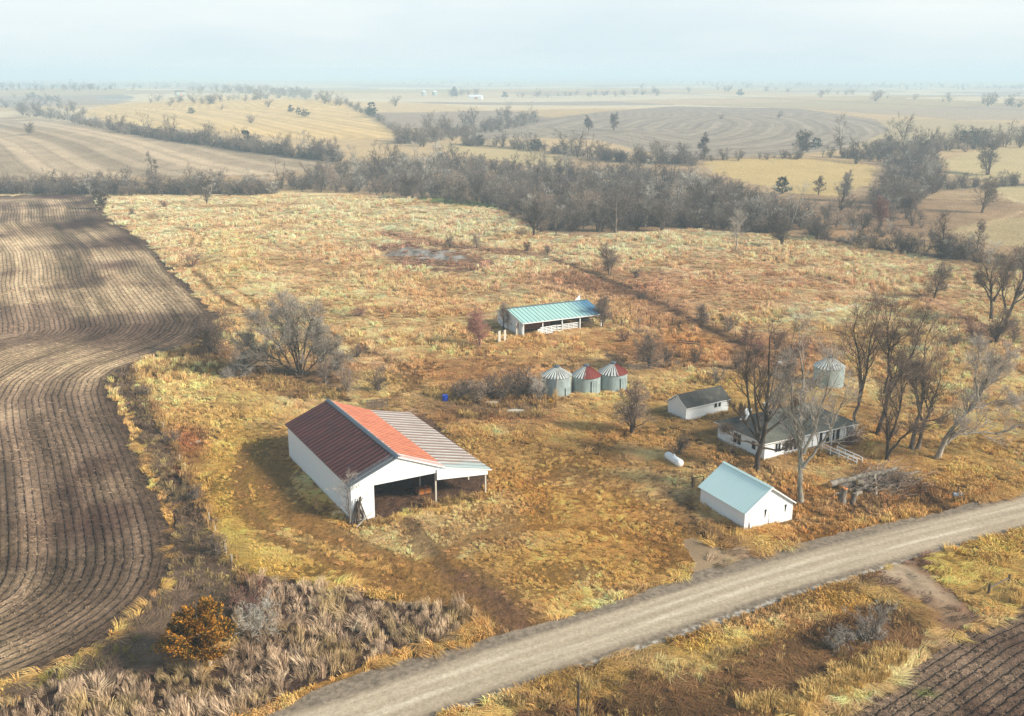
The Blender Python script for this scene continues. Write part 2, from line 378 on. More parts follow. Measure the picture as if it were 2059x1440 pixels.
def mapping(nt, vec, scale=(1, 1, 1), rot=(0, 0, 0)):
    n = nd(nt, 'ShaderNodeMapping'); n.inputs['Scale'].default_value = scale; n.inputs['Rotation'].default_value = rot
    nt.links.new(vec, n.inputs['Vector']); return n.outputs[0]

def bump(nt, b, h, strength, dist):
    n = nd(nt, 'ShaderNodeBump'); n.inputs['Strength'].default_value = strength; n.inputs['Distance'].default_value = dist
    nt.links.new(h, n.inputs['Height']); nt.links.new(n.outputs[0], b.inputs['Normal'])

def land_material(name, rows=False, grain=1.0, bumpd=.25, scale=1.0, spec=.05):
    m = bpy.data.materials.new(name); nt, b = nodes_of(m)
    geo = nd(nt, 'ShaderNodeNewGeometry'); pos = geo.outputs['Position']
    at_ = nd(nt, 'ShaderNodeAttribute'); at_.attribute_name = 'col'
    n1 = noise(nt, pos, 1.1 * scale, 4, .65); n2 = noise(nt, pos, 4.0 * scale, 3, .6)
    g = mth(nt, 'MULTIPLY_ADD', n1, 1.5 * grain, 1 - .75 * grain)
    g2 = mth(nt, 'MULTIPLY_ADD', n2, .9 * grain, 1 - .45 * grain)
    gg = mth(nt, 'MULTIPLY', g, g2)
    col = mixc(nt, at_.outputs['Color'], gg, 1.0, 'MULTIPLY')
    h = mth(nt, 'ADD', n1, mth(nt, 'MULTIPLY', n2, .4))
    if rows:
        ra = nd(nt, 'ShaderNodeAttribute'); ra.attribute_name = 'row'
        rb = nd(nt, 'ShaderNodeAttribute'); rb.attribute_name = 'rowcon'
        r = mth(nt, 'ADD', ra.outputs['Fac'], mth(nt, 'MULTIPLY_ADD', n1, .5, -.25))
        fr = mth(nt, 'FRACT', r); fl = mth(nt, 'FLOOR', r)
        tri = mth(nt, 'ABSOLUTE', mth(nt, 'MULTIPLY_ADD', fr, 2, -1))
        wn = nd(nt, 'ShaderNodeTexWhiteNoise', noise_dimensions='1D'); nt.links.new(fl, wn.inputs['W'])
        wn2 = nd(nt, 'ShaderNodeTexWhiteNoise', noise_dimensions='1D'); nt.links.new(mth(nt, 'FLOOR', mth(nt, 'DIVIDE', r, 3.0)), wn2.inputs['W'])
        line = ramp(nt, tri, [(.0, 0), (.58, .06), (.86, 1.0), (1, 1.0)])
        par = mth(nt, 'MULTIPLY_ADD', mth(nt, 'FLOORED_MODULO', fl, 2.0), .5, .5)
        amp = mth(nt, 'MULTIPLY', mth(nt, 'MULTIPLY', par, mth(nt, 'MULTIPLY_ADD', wn.outputs['Value'], .7, .5)), mth(nt, 'MULTIPLY_ADD', wn2.outputs['Value'], .6, .5))
        patch = ramp(nt, noise(nt, pos, .06, 3), [(.3, .55), (.6, 1.0)])
        dark = mth(nt, 'MULTIPLY', mth(nt, 'MULTIPLY', line, amp), mth(nt, 'MULTIPLY', rb.outputs['Fac'], patch))
        col = mixc(nt, col, (.022, .015, .012), mth(nt, 'MULTIPLY', dark, ramp(nt, noise(nt, pos, 1.7, 4, .7), [(.38, .12), (.56, 1.0)])))
        h = mth(nt, 'SUBTRACT', h, mth(nt, 'MULTIPLY', line, mth(nt, 'MULTIPLY', rb.outputs['Fac'], .9)))
    nt.links.new(col, b.inputs['Base Color'])
    b.inputs['Roughness'].default_value = 1; b.inputs['Specular IOR Level'].default_value = spec
    bump(nt, b, h, 1.0, bumpd)
    return m

def plain(name, col, rough=.8, var=.25, scale=3.0, metal=0, spec=.3, dirt=None, stretch=(1, 1, 1), bumpd=0):
    m = bpy.data.materials.new(name); nt, b = nodes_of(m)
    tc = nd(nt, 'ShaderNodeTexCoord'); v = mapping(nt, tc.outputs['Object'], stretch)
    n = noise(nt, v, scale, 5, .6)
    c = mixc(nt, tuple(x * (1 - var) for x in col), tuple(min(1, x * (1 + var)) for x in col), n)
    if dirt is not None:
        d2 = ramp(nt, noise(nt, v, scale * .35, 5, .65), [(.52, 0), (.68, 1)])
        c = mixc(nt, c, dirt, mth(nt, 'MULTIPLY', d2, .6))
    nt.links.new(c, b.inputs['Base Color'])
    b.inputs['Roughness'].default_value = rough; b.inputs['Metallic'].default_value = metal; b.inputs['Specular IOR Level'].default_value = spec
    if bumpd: bump(nt, b, n, .8, bumpd)
    return m

def tinted(name, rough=.95, base=None, rnd=.35):
    """foliage and grass: colour of the single plant comes from its own tint"""
    m = bpy.data.materials.new(name); nt, b = nodes_of(m)
    a = nd(nt, 'ShaderNodeAttribute'); a.attribute_type = 'INSTANCER'; a.attribute_name = 'tint'
    nt.links.new(a.outputs['Color'], b.inputs['Base Color'])
    b.inputs['Roughness'].default_value = rough; b.inputs['Specular IOR Level'].default_value = .1
    return m

def siding(name, col, pitch=.3, axis='X', var=.06, dirt=(.45, .42, .36), dirtamt=.35, rough=.45, gd=.82):
    m = bpy.data.materials.new(name); nt, b = nodes_of(m)
    tc = nd(nt, 'ShaderNodeTexCoord'); o = tc.outputs['Object']
    sx = nd(nt, 'ShaderNodeSeparateXYZ'); nt.links.new(o, sx.inputs[0])
    coord = mth(nt, 'ADD', sx.outputs[0], sx.outputs[1]) if axis == 'XY' else sx.outputs['XYZ'.index(axis)]
    fr = mth(nt, 'FRACT', mth(nt, 'DIVIDE', coord, pitch))
    groove = ramp(nt, fr, [(0, 0), (.06, 0), (.12, 1), (.9, 1), (1, .0)])
    n = noise(nt, mapping(nt, o, (1, 1, .25)), 1.6, 6, .7)
    c = mixc(nt, tuple(x * (1 - var) for x in col), tuple(min(.9, x * (1 + var)) for x in col), n)
    c = mixc(nt, tuple(x * gd for x in col), c, groove)
    low = ramp(nt, mth(nt, 'ADD', mth(nt, 'MULTIPLY', sx.outputs[2], .7), mth(nt, 'MULTIPLY', n, .9)), [(.42, 1), (.75, 0)])
    spots = ramp(nt, noise(nt, o, .9, 7, .75), [(.60, 0), (.72, 1)])
    c = mixc(nt, c, dirt, mth(nt, 'MULTIPLY', mth(nt, 'MAXIMUM', low, mth(nt, 'MULTIPLY', spots, .5)), dirtamt))
    nt.links.new(c, b.inputs['Base Color']); b.inputs['Roughness'].default_value = rough; b.inputs['Specular IOR Level'].default_value = .25
    bump(nt, b, groove, .6, .03)
    return m

# ------------------------------------------------------------------ mesh builder
class MB:
    def __init__(s): s.v = []; s.f = []; s.m = []; s.mi = 0
    def face(s, pts):
        i = len(s.v); s.v += [tuple(p) for p in pts]; s.f.append(tuple(range(i, i + len(pts)))); s.m.append(s.mi); return s
    def box(s, x0, x1, y0, y1, z0, z1):
        i = len(s.v)
        s.v += [(x, y, z) for z in (z0, z1) for x, y in ((x0, y0), (x1, y0), (x1, y1), (x0, y1))]
        s.f += [tuple(i + k for k in q) for q in ((3, 2, 1, 0), (4, 5, 6, 7), (0, 1, 5, 4), (1, 2, 6, 5), (2, 3, 7, 6), (3, 0, 4, 7))]
        s.m += [s.mi] * 6; return s
    def prism(s, poly, axis, a, b):
        """polygon given in the two other axes, run along axis from a to b"""
        def P(p, t): return {'X': (t, p[0], p[1]), 'Y': (p[0], t, p[1]), 'Z': (p[0], p[1], t)}[axis]
        n = len(poly); i = len(s.v)
        s.v += [P(p, a) for p in poly] + [P(p, b) for p in poly]
        s.f += [tuple(i + k for k in range(n)), tuple(i + n + k for k in range(n))[::-1]]
        s.f += [(i + k, i + n + k, i + n + (k + 1) % n, i + (k + 1) % n) for k in range(n)]
        s.m += [s.mi] * (n + 2); return s
    def bar(s, p, q, w, h=None):
        p, q = Vector(p), Vector(q); d = (q - p).normalized(); h = h or w
        u = d.cross(Vector((0, 0, 1)))
        if u.length < .05: u = d.cross(Vector((1, 0, 0)))
        u.normalize(); t = u.cross(d)
        i = len(s.v)
        for c in (p, q):
            s.v += [tuple(c + u * (a * w / 2) + t * (b * h / 2)) for a, b in ((-1, -1), (1, -1), (1, 1), (-1, 1))]
        s.f += [tuple(i + k for k in q_) for q_ in ((3, 2, 1, 0), (4, 5, 6, 7), (0, 1, 5, 4), (1, 2, 6, 5), (2, 3, 7, 6), (3, 0, 4, 7))]
        s.m += [s.mi] * 6; return s
    def tube(s, pts, rads, n=6, cap=True):
        pts = [Vector(p) for p in pts]; i0 = len(s.v)
        ref = Vector((.3, .9, .2)) if abs((pts[-1] - pts[0]).normalized().y) < .8 else Vector((1, 0, .1))
        for k, p in enumerate(pts):
            d = (pts[min(k + 1, len(pts) - 1)] - pts[max(k - 1, 0)]).normalized()
            u = d.cross(ref).normalized(); w = u.cross(d)
            for a in range(n):
                t = 2 * math.pi * a / n
                s.v.append(tuple(p + (u * math.cos(t) + w * math.sin(t)) * rads[k]))
        for k in range(len(pts) - 1):
            for a in range(n):
                b = (a + 1) % n; o = i0 + k * n
                s.f.append((o + a, o + b, o + n + b, o + n + a)); s.m.append(s.mi)
        if cap:
            s.f.append(tuple(i0 + a for a in range(n))[::-1]); s.f.append(tuple(i0 + (len(pts) - 1) * n + a for a in range(n))); s.m += [s.mi] * 2
        return s
    def lathe(s, prof, n=24, c=(0, 0)):
        i0 = len(s.v)
        for r, z in prof:
            for a in range(n):
                t = 2 * math.pi * a / n; s.v.append((c[0] + r * math.cos(t), c[1] + r * math.sin(t), z))
        for k in range(len(prof) - 1):
            for a in range(n):
                b = (a + 1) % n; o = i0 + k * n
                s.f.append((o + a, o + b, o + n + b, o + n + a)); s.m.append(s.mi)
        return s
    def mesh(s, name, mats):
        me = bpy.data.meshes.new(name); me.from_pydata(s.v, [], s.f)
        for m in (mats if isinstance(mats, (list, tuple)) else [mats]): me.materials.append(m)
        if s.mi or any(s.m): me.polygons.foreach_set('material_index', s.m)
        me.update(); return me
    def build(s, name, mats, parent=None, shade=False):
        me = s.mesh(name, mats)
        if shade: me.polygons.foreach_set('use_smooth', [True] * len(me.polygons))
        o = bpy.data.objects.new(name, me); COL.objects.link(o)
        if parent: o.parent = parent
        return o

def tag(o, label=None, cat=None, group=None, kind=None):
    if label: o['label'] = label
    if cat: o['category'] = cat
    if group: o['group'] = group
    if kind: o['kind'] = kind
    return o

def thing(name, label, cat, loc, rz=0.0, group=None):
    o = bpy.data.objects.new(name, None); o.empty_display_size = .5; COL.objects.link(o)
    o.location = loc; o.rotation_euler = (0, 0, rz)
    return tag(o, label, cat, group)

def copy_tree(o, parent=None):
    c = o.copy(); COL.objects.link(c)
    if parent: c.parent = parent
    for ch in list(o.children): copy_tree(ch, c)
    return c

# ------------------------------------------------------------------ land
def build_land():
    rr = [4.0, 20.0, 40.0, 58.0, 66.0]
    while rr[-1] < 19000:
        d = rr[-1]; rr.append(d + min(max(d * d / (CH * 1020) * .55, .12), .012 * d))
    rr = np.array(rr); nr = len(rr)
    fine = np.radians(np.arange(-31, 31.001, .058))
    coarse = np.radians(np.concatenate([np.linspace(31, 329, 60)[1:-1]]))
    th = np.concatenate([fine, coarse]); nt_ = len(th)
    X = (rr[:, None] * np.sin(th)[None]).ravel(); Y = (rr[:, None] * np.cos(th)[None]).ravel()
    Z = height(X, Y)
    d = np.hypot(X, Y)
    col, zone, row, rc = paint(X, Y, Z)
    # small real relief: tussocky sward, ploughed clods, cambered road, ditches
    rough = (fbm(X / 1.1, Y / 1.1, 201, 2) - .5) * .26 + (fbm(X / 7, Y / 7, 203, 2) - .5) * .35
    k = np.where(zone == 0, 1.0, np.where((zone == 1) | (zone == 2), .25, 0.04)) * ss(60, 75, d) * (1 - ss(500, 700, d))
    Z2 = Z + rough * k - np.where(zone == 3, -.02, 0)
    idx = np.arange(nr * nt_).reshape(nr, nt_)
    a = idx[:-1, :]; b = np.roll(idx, -1, 1)[:-1, :]; c2 = np.roll(idx, -1, 1)[1:, :]; e = idx[1:, :]
    quads = np.stack([a, e, c2, b], -1).reshape(-1, 4)
    zf = zone[quads[:, 0]]
    co = np.stack([X, Y, Z2], -1)
    # shade between the tussocks painted in: ground colour darkened, less so far off
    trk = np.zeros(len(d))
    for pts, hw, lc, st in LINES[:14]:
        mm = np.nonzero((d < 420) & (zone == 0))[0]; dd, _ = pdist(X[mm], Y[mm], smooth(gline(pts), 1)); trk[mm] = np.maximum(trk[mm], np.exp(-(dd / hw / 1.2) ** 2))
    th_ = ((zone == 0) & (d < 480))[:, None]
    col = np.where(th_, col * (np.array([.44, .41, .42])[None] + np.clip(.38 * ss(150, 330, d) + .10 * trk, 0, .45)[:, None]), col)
    mats = {0: land_material('sward', True, 1.0, .35), 1: land_material('ploughed_soil', True, 1.45, .35, 1.15),
            3: land_material('gravel', False, .55, .05, 2.6), 7: None}
    w = bpy.data.materials.new('pond_ice'); nt, bb = nodes_of(w)
    geo = nd(nt, 'ShaderNodeNewGeometry')
    n = noise(nt, mapping(nt, geo.outputs['Position'], (.35, .12, 1)), 1.0, 5, .7)
    cc = ramp(nt, n, [(.36, (.09, .072, .058)), (.47, (.20, .17, .14)), (.58, (.33, .29, .25)), (.75, (.46, .43, .40))])
    nt.links.new(cc, bb.inputs['Base Color']); bb.inputs['Roughness'].default_value = .85; bb.inputs['Specular IOR Level'].default_value = .12
    mats[7] = w; mats[2] = mats[1]; mats[4] = mats[3]
    names = {0: 'ground', 1: 'plowed_field', 2: 'plowed_field', 3: 'gravel_road', 4: 'driveway', 7: 'pond'}
    for z in (0, 1, 2, 3, 4, 7):
        q = quads[zf == z]
        if z == 0: # close the hole under the camera
            pass
        used, inv = np.unique(q, return_inverse=True)
        me = bpy.data.meshes.new(names[z])
        vv = co[used]
        nv, nq = len(used), len(q)
        me.vertices.add(nv); me.vertices.foreach_set('co', vv.astype(np.float32).ravel())
        loops = inv.reshape(-1).astype(np.int32)
        starts = (np.arange(nq) * 4).astype(np.int32)
        me.loops.add(nq * 4); me.loops.foreach_set('vertex_index', loops)
        me.polygons.add(nq); me.polygons.foreach_set('loop_start', starts)
        me.polygons.foreach_set('use_smooth', np.ones(nq, bool))
        me.update(calc_edges=True)
        at_ = me.attributes.new('col', 'FLOAT_COLOR', 'POINT')
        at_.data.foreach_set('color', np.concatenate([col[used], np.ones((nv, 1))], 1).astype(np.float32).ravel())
        for nm, ar in (('row', row), ('rowcon', rc)):
            t = me.attributes.new(nm, 'FLOAT', 'POINT'); t.data.foreach_set('value', ar[used].astype(np.float32))
        me.materials.append(mats[z]); me.validate()
        o = bpy.data.objects.new(names[z], me); COL.objects.link(o); o['kind'] = 'structure'

build_land()

# ------------------------------------------------------------------ scatter (grass, weeds, undergrowth: stuff)
HID = {}
def hidden(name, meshes):
    c = bpy.data.collections.new(name)
    for i, me in enumerate(meshes):
        o = bpy.data.objects.new('%s_%02d' % (name, i), me); c.objects.link(o)
    return c

def scatter(name, coll, P, rot, scl, idx, tint, label=None):
    me = bpy.data.meshes.new(name); n = len(P)
    me.vertices.add(n); me.vertices.foreach_set('co', np.asarray(P, np.float32).ravel())
    for nm, ty, key, ar in (('rot', 'FLOAT_VECTOR', 'vector', rot), ('scl', 'FLOAT_VECTOR', 'vector', scl), ('idx', 'INT', 'value', idx)):
        t = me.attributes.new(nm, ty, 'POINT'); t.data.foreach_set(key, np.asarray(ar, np.int32 if ty == 'INT' else np.float32).ravel())
    t = me.attributes.new('tint', 'FLOAT_COLOR', 'POINT'); t.data.foreach_set('color', np.concatenate([tint, np.ones((n, 1))], 1).astype(np.float32).ravel())
    ng = bpy.data.node_groups.new(name, 'GeometryNodeTree')
    ng.interface.new_socket('Geometry', in_out='INPUT', socket_type='NodeSocketGeometry')
    ng.interface.new_socket('Geometry', in_out='OUTPUT', socket_type='NodeSocketGeometry')
    gi = ng.nodes.new('NodeGroupInput'); go = ng.nodes.new('NodeGroupOutput')
    iop = ng.nodes.new('GeometryNodeInstanceOnPoints'); ci = ng.nodes.new('GeometryNodeCollectionInfo')
    ci.inputs['Collection'].default_value = coll; ci.inputs['Separate Children'].default_value = True; ci.inputs['Reset Children'].default_value = True
    def attr(nm, ty):
        a = ng.nodes.new('GeometryNodeInputNamedAttribute'); a.data_type = ty; a.inputs['Name'].default_value = nm
        return [s for s in a.outputs if s.enabled and s.name == 'Attribute'][0]
    L = ng.links.new
    L(gi.outputs[0], iop.inputs['Points']); L(ci.outputs[0], iop.inputs['Instance'])
    iop.inputs['Pick Instance'].default_value = True
    L(attr('idx', 'INT'), iop.inputs['Instance Index'])
    e2r = ng.nodes.new('FunctionNodeEulerToRotation'); L(attr('rot', 'FLOAT_VECTOR'), e2r.inputs[0]); L(e2r.outputs[0], iop.inputs['Rotation'])
    L(attr('scl', 'FLOAT_VECTOR'), iop.inputs['Scale'])
    L(iop.outputs[0], go.inputs[0])
    o = bpy.data.objects.new(name, me); COL.objects.link(o)
    md = o.modifiers.new('scatter', 'NODES'); md.node_group = ng
    o['kind'] = 'stuff'
    if label: o['label'] = label
    o['category'] = name.replace('_', ' ')
    return o

RNG = np.random.default_rng(11)
M_GRASS = tinted('dry_grass')

def tuft(rng, n, rad, h, w, lean, plume=False):
    b = MB()
    ld = rng.uniform(0, 2 * math.pi)
    for i in range(n):
        a = rng.uniform(0, 2 * math.pi); r = rad * math.sqrt(rng.uniform(0, 1)) * .7
        x, y = r * math.cos(a), r * math.sin(a)
        hh = h * rng.uniform(.55, 1.1)
        ox = math.cos(a) * rad * rng.uniform(.1, .8) + math.cos(ld) * lean; oy = math.sin(a) * rad * rng.uniform(.1, .8) + math.sin(ld) * lean
        t = rng.uniform(0, math.pi); wx, wy = math.cos(t) * w / 2, math.sin(t) * w / 2
        mx, my = x + ox * .35, y + oy * .35
        if plume:
            b.face([(x - wx * .4, y - wy * .4, 0), (x + wx * .4, y + wy * .4, 0), (mx + wx * .4, my + wy * .4, hh * .62), (mx - wx * .4, my - wy * .4, hh * .62)])
            b.face([(mx - wx, my - wy, hh * .6), (mx + wx, my + wy, hh * .6), (x + ox, y + oy, hh)])
        else:
            b.face([(x - wx, y - wy, -.05), (x + wx, y + wy, -.05), (mx + wx * .8, my + wy * .8, hh * .72), (mx - wx * .8, my - wy * .8, hh * .72)])
            b.face([(mx - wx * .8, my - wy * .8, hh * .72), (mx + wx * .8, my + wy * .8, hh * .72), (x + ox, y + oy, hh * .88)])
    return b.mesh('tuft', M_GRASS)

def sample_polar(n, d0, d1, half=30):
    d = np.sqrt(RNG.uniform(d0 * d0, d1 * d1, n)); a = np.radians(RNG.uniform(-half, half, n))
    return d * np.sin(a), d * np.cos(a)

FOOT = []      # footprints kept free of grass: (x, y, angle, x0, x1, y0, y1)
def free(x, y):
    ok = np.ones(len(x), bool)
    for ox, oy, an, x0, x1, y0, y1 in FOOT:
        lx = (x - ox) * math.cos(an) + (y - oy) * math.sin(an); ly = -(x - ox) * math.sin(an) + (y - oy) * math.cos(an)
        ok &= ~((lx > x0) & (lx < x1) & (ly > y0) & (ly < y1))
    return ok

FOOT += [(-19.3, 113.0, R(29.5), -.1, 11.2, -.1, 25.2), (27.4, 110.6, R(26), -.1, 7.2, -.1, 8.7), (27.0, 150.1, R(33.3), -.1, 9.1, -.1, 4.3),
         (35.1, 133.0, R(28), -.1, 17.2, -.1, 10.1), (2.3, 202.6, R(27), -.1, 18.9, .3, 12.1)]
BINS = [(7.5, 164.0, 2.45, 3.3), (12.6, 165.5, 2.4, 2.85), (17.3, 167.5, 2.45, 2.8), (54.7, 168.8, 2.6, 3.5)]
for bx, by, br, bh in BINS: FOOT.append((bx, by, 0, -br, br, -br, br))

def spread(x, y, keep_zone=(0,)):
    z = height(x, y)
    col, zone, row, rc = paint(x, y, z)
    q = flatq(x, y, z); px, py = proj(*q)
    return z, col, zone, px, py

def grass():
    rng = np.random.default_rng(5)
    kinds = [tuft(rng, 26, .42, .42, .075, .25) for _ in range(5)] + [tuft(rng, 24, .48, .75, .07, .45) for _ in range(5)] + [tuft(rng, 34, .55, .34, .06, 1.15) for _ in range(5)]
    coll = hidden('grass_tuft', kinds)
    xs, ys = [], []
    for n, d0, d1 in ((85000, 70, 150), (90000, 150, 260), (170000, 260, 480)):
        x, y = sample_polar(n, d0, d1); xs.append(x); ys.append(y)
    x = np.concatenate(xs); y = np.concatenate(ys)
    z, col, zone, px, py = spread(x, y)
    pas = inpoly(px, py, PASTURE)
    dens = .15 + 1.1 * ss(.30, .62, fbm(x / 5, y / 5, 301, 4))
    for pts, hw, lc, st in LINES[:14]:
        dd, _ = pdist(x, y, smooth(gline(pts), 1)); dens = np.where(dd < hw * 1.0, dens * .10, dens)
    lum = col @ np.array([.3, .6, .1])
    bare = (inpoly(px, py, POND_MUD) & (RNG.uniform(0, 1, len(x)) < .7)) | inpoly(px, py, BARN_FLOOR) | inpoly(px, py, REEDS)
    keep = ((zone == 0) | ((zone == 4) & (RNG.uniform(0, 1, len(x)) < .10))) & pas & free(x, y) & ~bare & (RNG.uniform(0, 1, len(x)) < dens * (.35 + .65 * ss(.05, .16, lum)))
    x, y, z, col, px, py = x[keep], y[keep], z[keep], col[keep], px[keep], py[keep]
    d = np.hypot(x, y); n = len(x)
    tall = ss(.40, .62, fbm(x / 25, y / 25, 311, 3)) * ss(150, 200, d)
    lodged = ss(.42, .58, fbm(x / 9, y / 9, 313, 3))
    idx = np.where(RNG.uniform(0, 1, n) < tall, 5, 0); idx = np.where(RNG.uniform(0, 1, n) < lodged, 10, idx) + RNG.integers(0, 5, n)
    s = RNG.uniform(.5, 1.3, n) * (.75 + .7 * fbm(x / 14, y / 14, 315, 3)) * (1 + .35 * ss(180, 420, d))
    mow = inpoly(px, py, [(520, 860), (1000, 880), (1400, 960), (1420, 1140), (1000, 1280), (940, 1230), (600, 1160), (400, 1000)])
    s = np.where(mow, s * .5, s)
    var = (RNG.uniform(.68, 1.3, n) * (.72 + .56 * fbm(x / 3.2, y / 3.2, 317, 2)))[:, None]
    hue = np.stack([RNG.normal(1, .04, n), RNG.normal(1, .02, n), RNG.normal(1.06, .06, n)], -1)
    grey = (col @ np.array([.35, .55, .10]))[:, None]; col = col + (grey * np.array([1.08, 1.0, .86]) - col) * .06
    tint = np.clip(col * 1.42 * var * hue * (np.array([1.03, .985, .93])[None] + np.array([.055, -.03, .06])[None] * ss(150, 280, d)[:, None]), .01, .8)
    scl = np.stack([s, s, s * RNG.uniform(.8, 1.6, n)], -1)
    swirl = fbm(x / 12, y / 12, 321, 2) * 9
    rot = np.stack([np.zeros(n), np.zeros(n), swirl + RNG.normal(0, .5, n)], -1)
    P = np.stack([x, y, z + (fbm(x / 7, y / 7, 203, 2) - .5) * .35 - .03], -1)
    scatter('grass', coll, P, rot, scl, idx, tint, 'dry golden pasture grass in tussocks over the whole farmyard and pasture')
    print('grass', n)

def weeds():
    rng = np.random.default_rng(6)
    kinds = [tuft(rng, 34, .40, 1.6, .06, .25, True) for _ in range(4)] + [tuft(rng, 30, .6, 1.0, .08, .2) for _ in range(3)] + [tuft(rng, 22, .5, 1.25, .05, .7, True) for _ in range(4)]
    coll = hidden('weed_tuft', kinds)
    x, y = sample_polar(60000, 72, 195)
    z, col, zone, px, py = spread(x, y)
    r = inpoly(px, py, REEDS); f = inpoly(px, py, FENCEROW); dr = inpoly(px, py, DITCH_R)
    # tall strips along old fence lines and ditches
    ext = np.zeros(len(x), bool)
    for pts, hw in (([(1090, 512), (1180, 540), (1290, 592), (1400, 640), (1500, 690)], 1.0), ([(330, 745), (420, 735), (520, 760), (600, 790), (660, 800)], 3.0),
                    ([(930, 838), (1000, 842), (1080, 838)], 1.5), ([(885, 795), (960, 810), (1100, 812)], 3.0), ([(860, 1020), (960, 1000)], .9), ([(740, 1060), (850, 1030)], .6),
                    ([(1050, 1420), (1250, 1385), (1450, 1340), (1560, 1290)], 1.2), ([(1640, 860), (1720, 900), (1760, 920)], 1.6), ([(268, 742), (330, 868), (392, 990), (450, 1110), (500, 1182)], .55)):
        dd, _ = pdist(x, y, gline(pts)); ext |= dd < hw
    ext &= zone == 0
    ext &= ~r; f &= ~ext
    u = RNG.uniform(0, 1, len(x))
    cl = ss(.3, .6, fbm(x / 2.5, y / 2.5, 331, 3))
    jx = px + (fbm(x / 2, y / 2, 353, 2) - .5) * 70; jy = py + (fbm(x / 2, y / 2, 354, 2) - .5) * 50
    r &= inpoly(jx, jy, REEDS) & (fbm(x / 1.6, y / 1.6, 356, 2) > .30)
    keep = free(x, y) & (zone == 0) & ((r & (u < .9)) | (f & (u < .30 * cl)) | (dr & (u < .55 * cl)) | (ext & (u < .6)))
    x, y, z, col, px, py, r, f, dr = (a[keep] for a in (x, y, z, col, px, py, r, f, dr))
    n = len(x)
    kk = RNG.uniform(0, 1, n); wild = ss(.35, .6, fbm(x / 3, y / 3, 337, 3))
    idx = np.where(r | (kk < .3), np.where(RNG.uniform(0, 1, n) < wild, RNG.integers(7, 11, n), RNG.integers(0, 4, n)), RNG.integers(4, 7, n))
    idx = np.where(r & (RNG.uniform(0, 1, n) < .15), RNG.integers(4, 7, n), idx)
    tint = np.where(r[:, None], lin(226, 194, 160)[None], np.where(f[:, None], lin(150, 128, 92)[None], lin(176, 138, 90)[None]))
    gy = ss(.45, .65, fbm(x / 3, y / 3, 341, 3))[:, None]
    tint = tint + (lin(206, 178, 110)[None] - tint) * gy * .6
    bw = ss(.48, .66, fbm(x / 2.2, y / 2.2, 347, 3))[:, None]; tint = tint + (lin(128, 96, 74)[None] - tint) * bw * .45
    green = (px < 330) & (py > 1250) & ~r
    tint = np.where(green[:, None], lin(150, 136, 70)[None], tint)
    tint = tint * np.where(r, RNG.uniform(.5, 1.2, n), RNG.uniform(.5, 1.25, n))[:, None]
    s = RNG.uniform(.6, 1.15, n)
    s = np.where(f, s * .8, np.where(dr, s * .7, s))
    s = s * np.where(r, .35 + 1.0 * fbm(x / 3, y / 3, 351, 3), 1)
    P = np.stack([x, y, z], -1)
    rot = np.stack([RNG.normal(0, .2, n), RNG.normal(0, .2, n), RNG.uniform(0, 6.28, n)], -1)
    scatter('tall_weeds', coll, P, rot, np.stack([s, s, s], -1), idx, np.clip(tint, .01, .8), 'tall dead weeds and seed heads along the ditches and fence rows')
    print('weeds', n)

def straw():
    """pale tall grass stands in the far ditch corner"""
    rng = np.random.default_rng(8)
    kinds = [tuft(rng, 60, .75, 1.7, .06, .35) for _ in range(4)]
    coll = hidden('straw_tuft', kinds)
    P = []
    for cx, cy, rx, ry, n in ((1785, 1330, 34, 16, 30), (1725, 1365, 55, 22, 45), (1650, 1400, 60, 20, 40), (1540, 1425, 50, 14, 26), (1600, 1432, 40, 10, 16), (2035, 1205, 30, 14, 10)):
        for _ in range(n):
            a = RNG.uniform(0, 6.28); r = math.sqrt(RNG.uniform(0, 1))
            P.append((*gp(cx + rx * r * math.cos(a), cy + ry * r * math.sin(a)), 0))
    P = np.array(P); n = len(P)
    s = RNG.uniform(.55, 1.0, n)
    tint = lin(228, 190, 120)[None] * RNG.uniform(.6, 1.1, n)[:, None]
    rot = np.stack([np.zeros(n), np.zeros(n), RNG.uniform(0, 6.28, n)], -1)
    scatter('straw_grass', coll, P, rot, np.stack([s, s, s], -1), RNG.integers(0, 4, n), np.clip(tint, .01, .8), 'pale tall straw grass at the edge of the dark field')

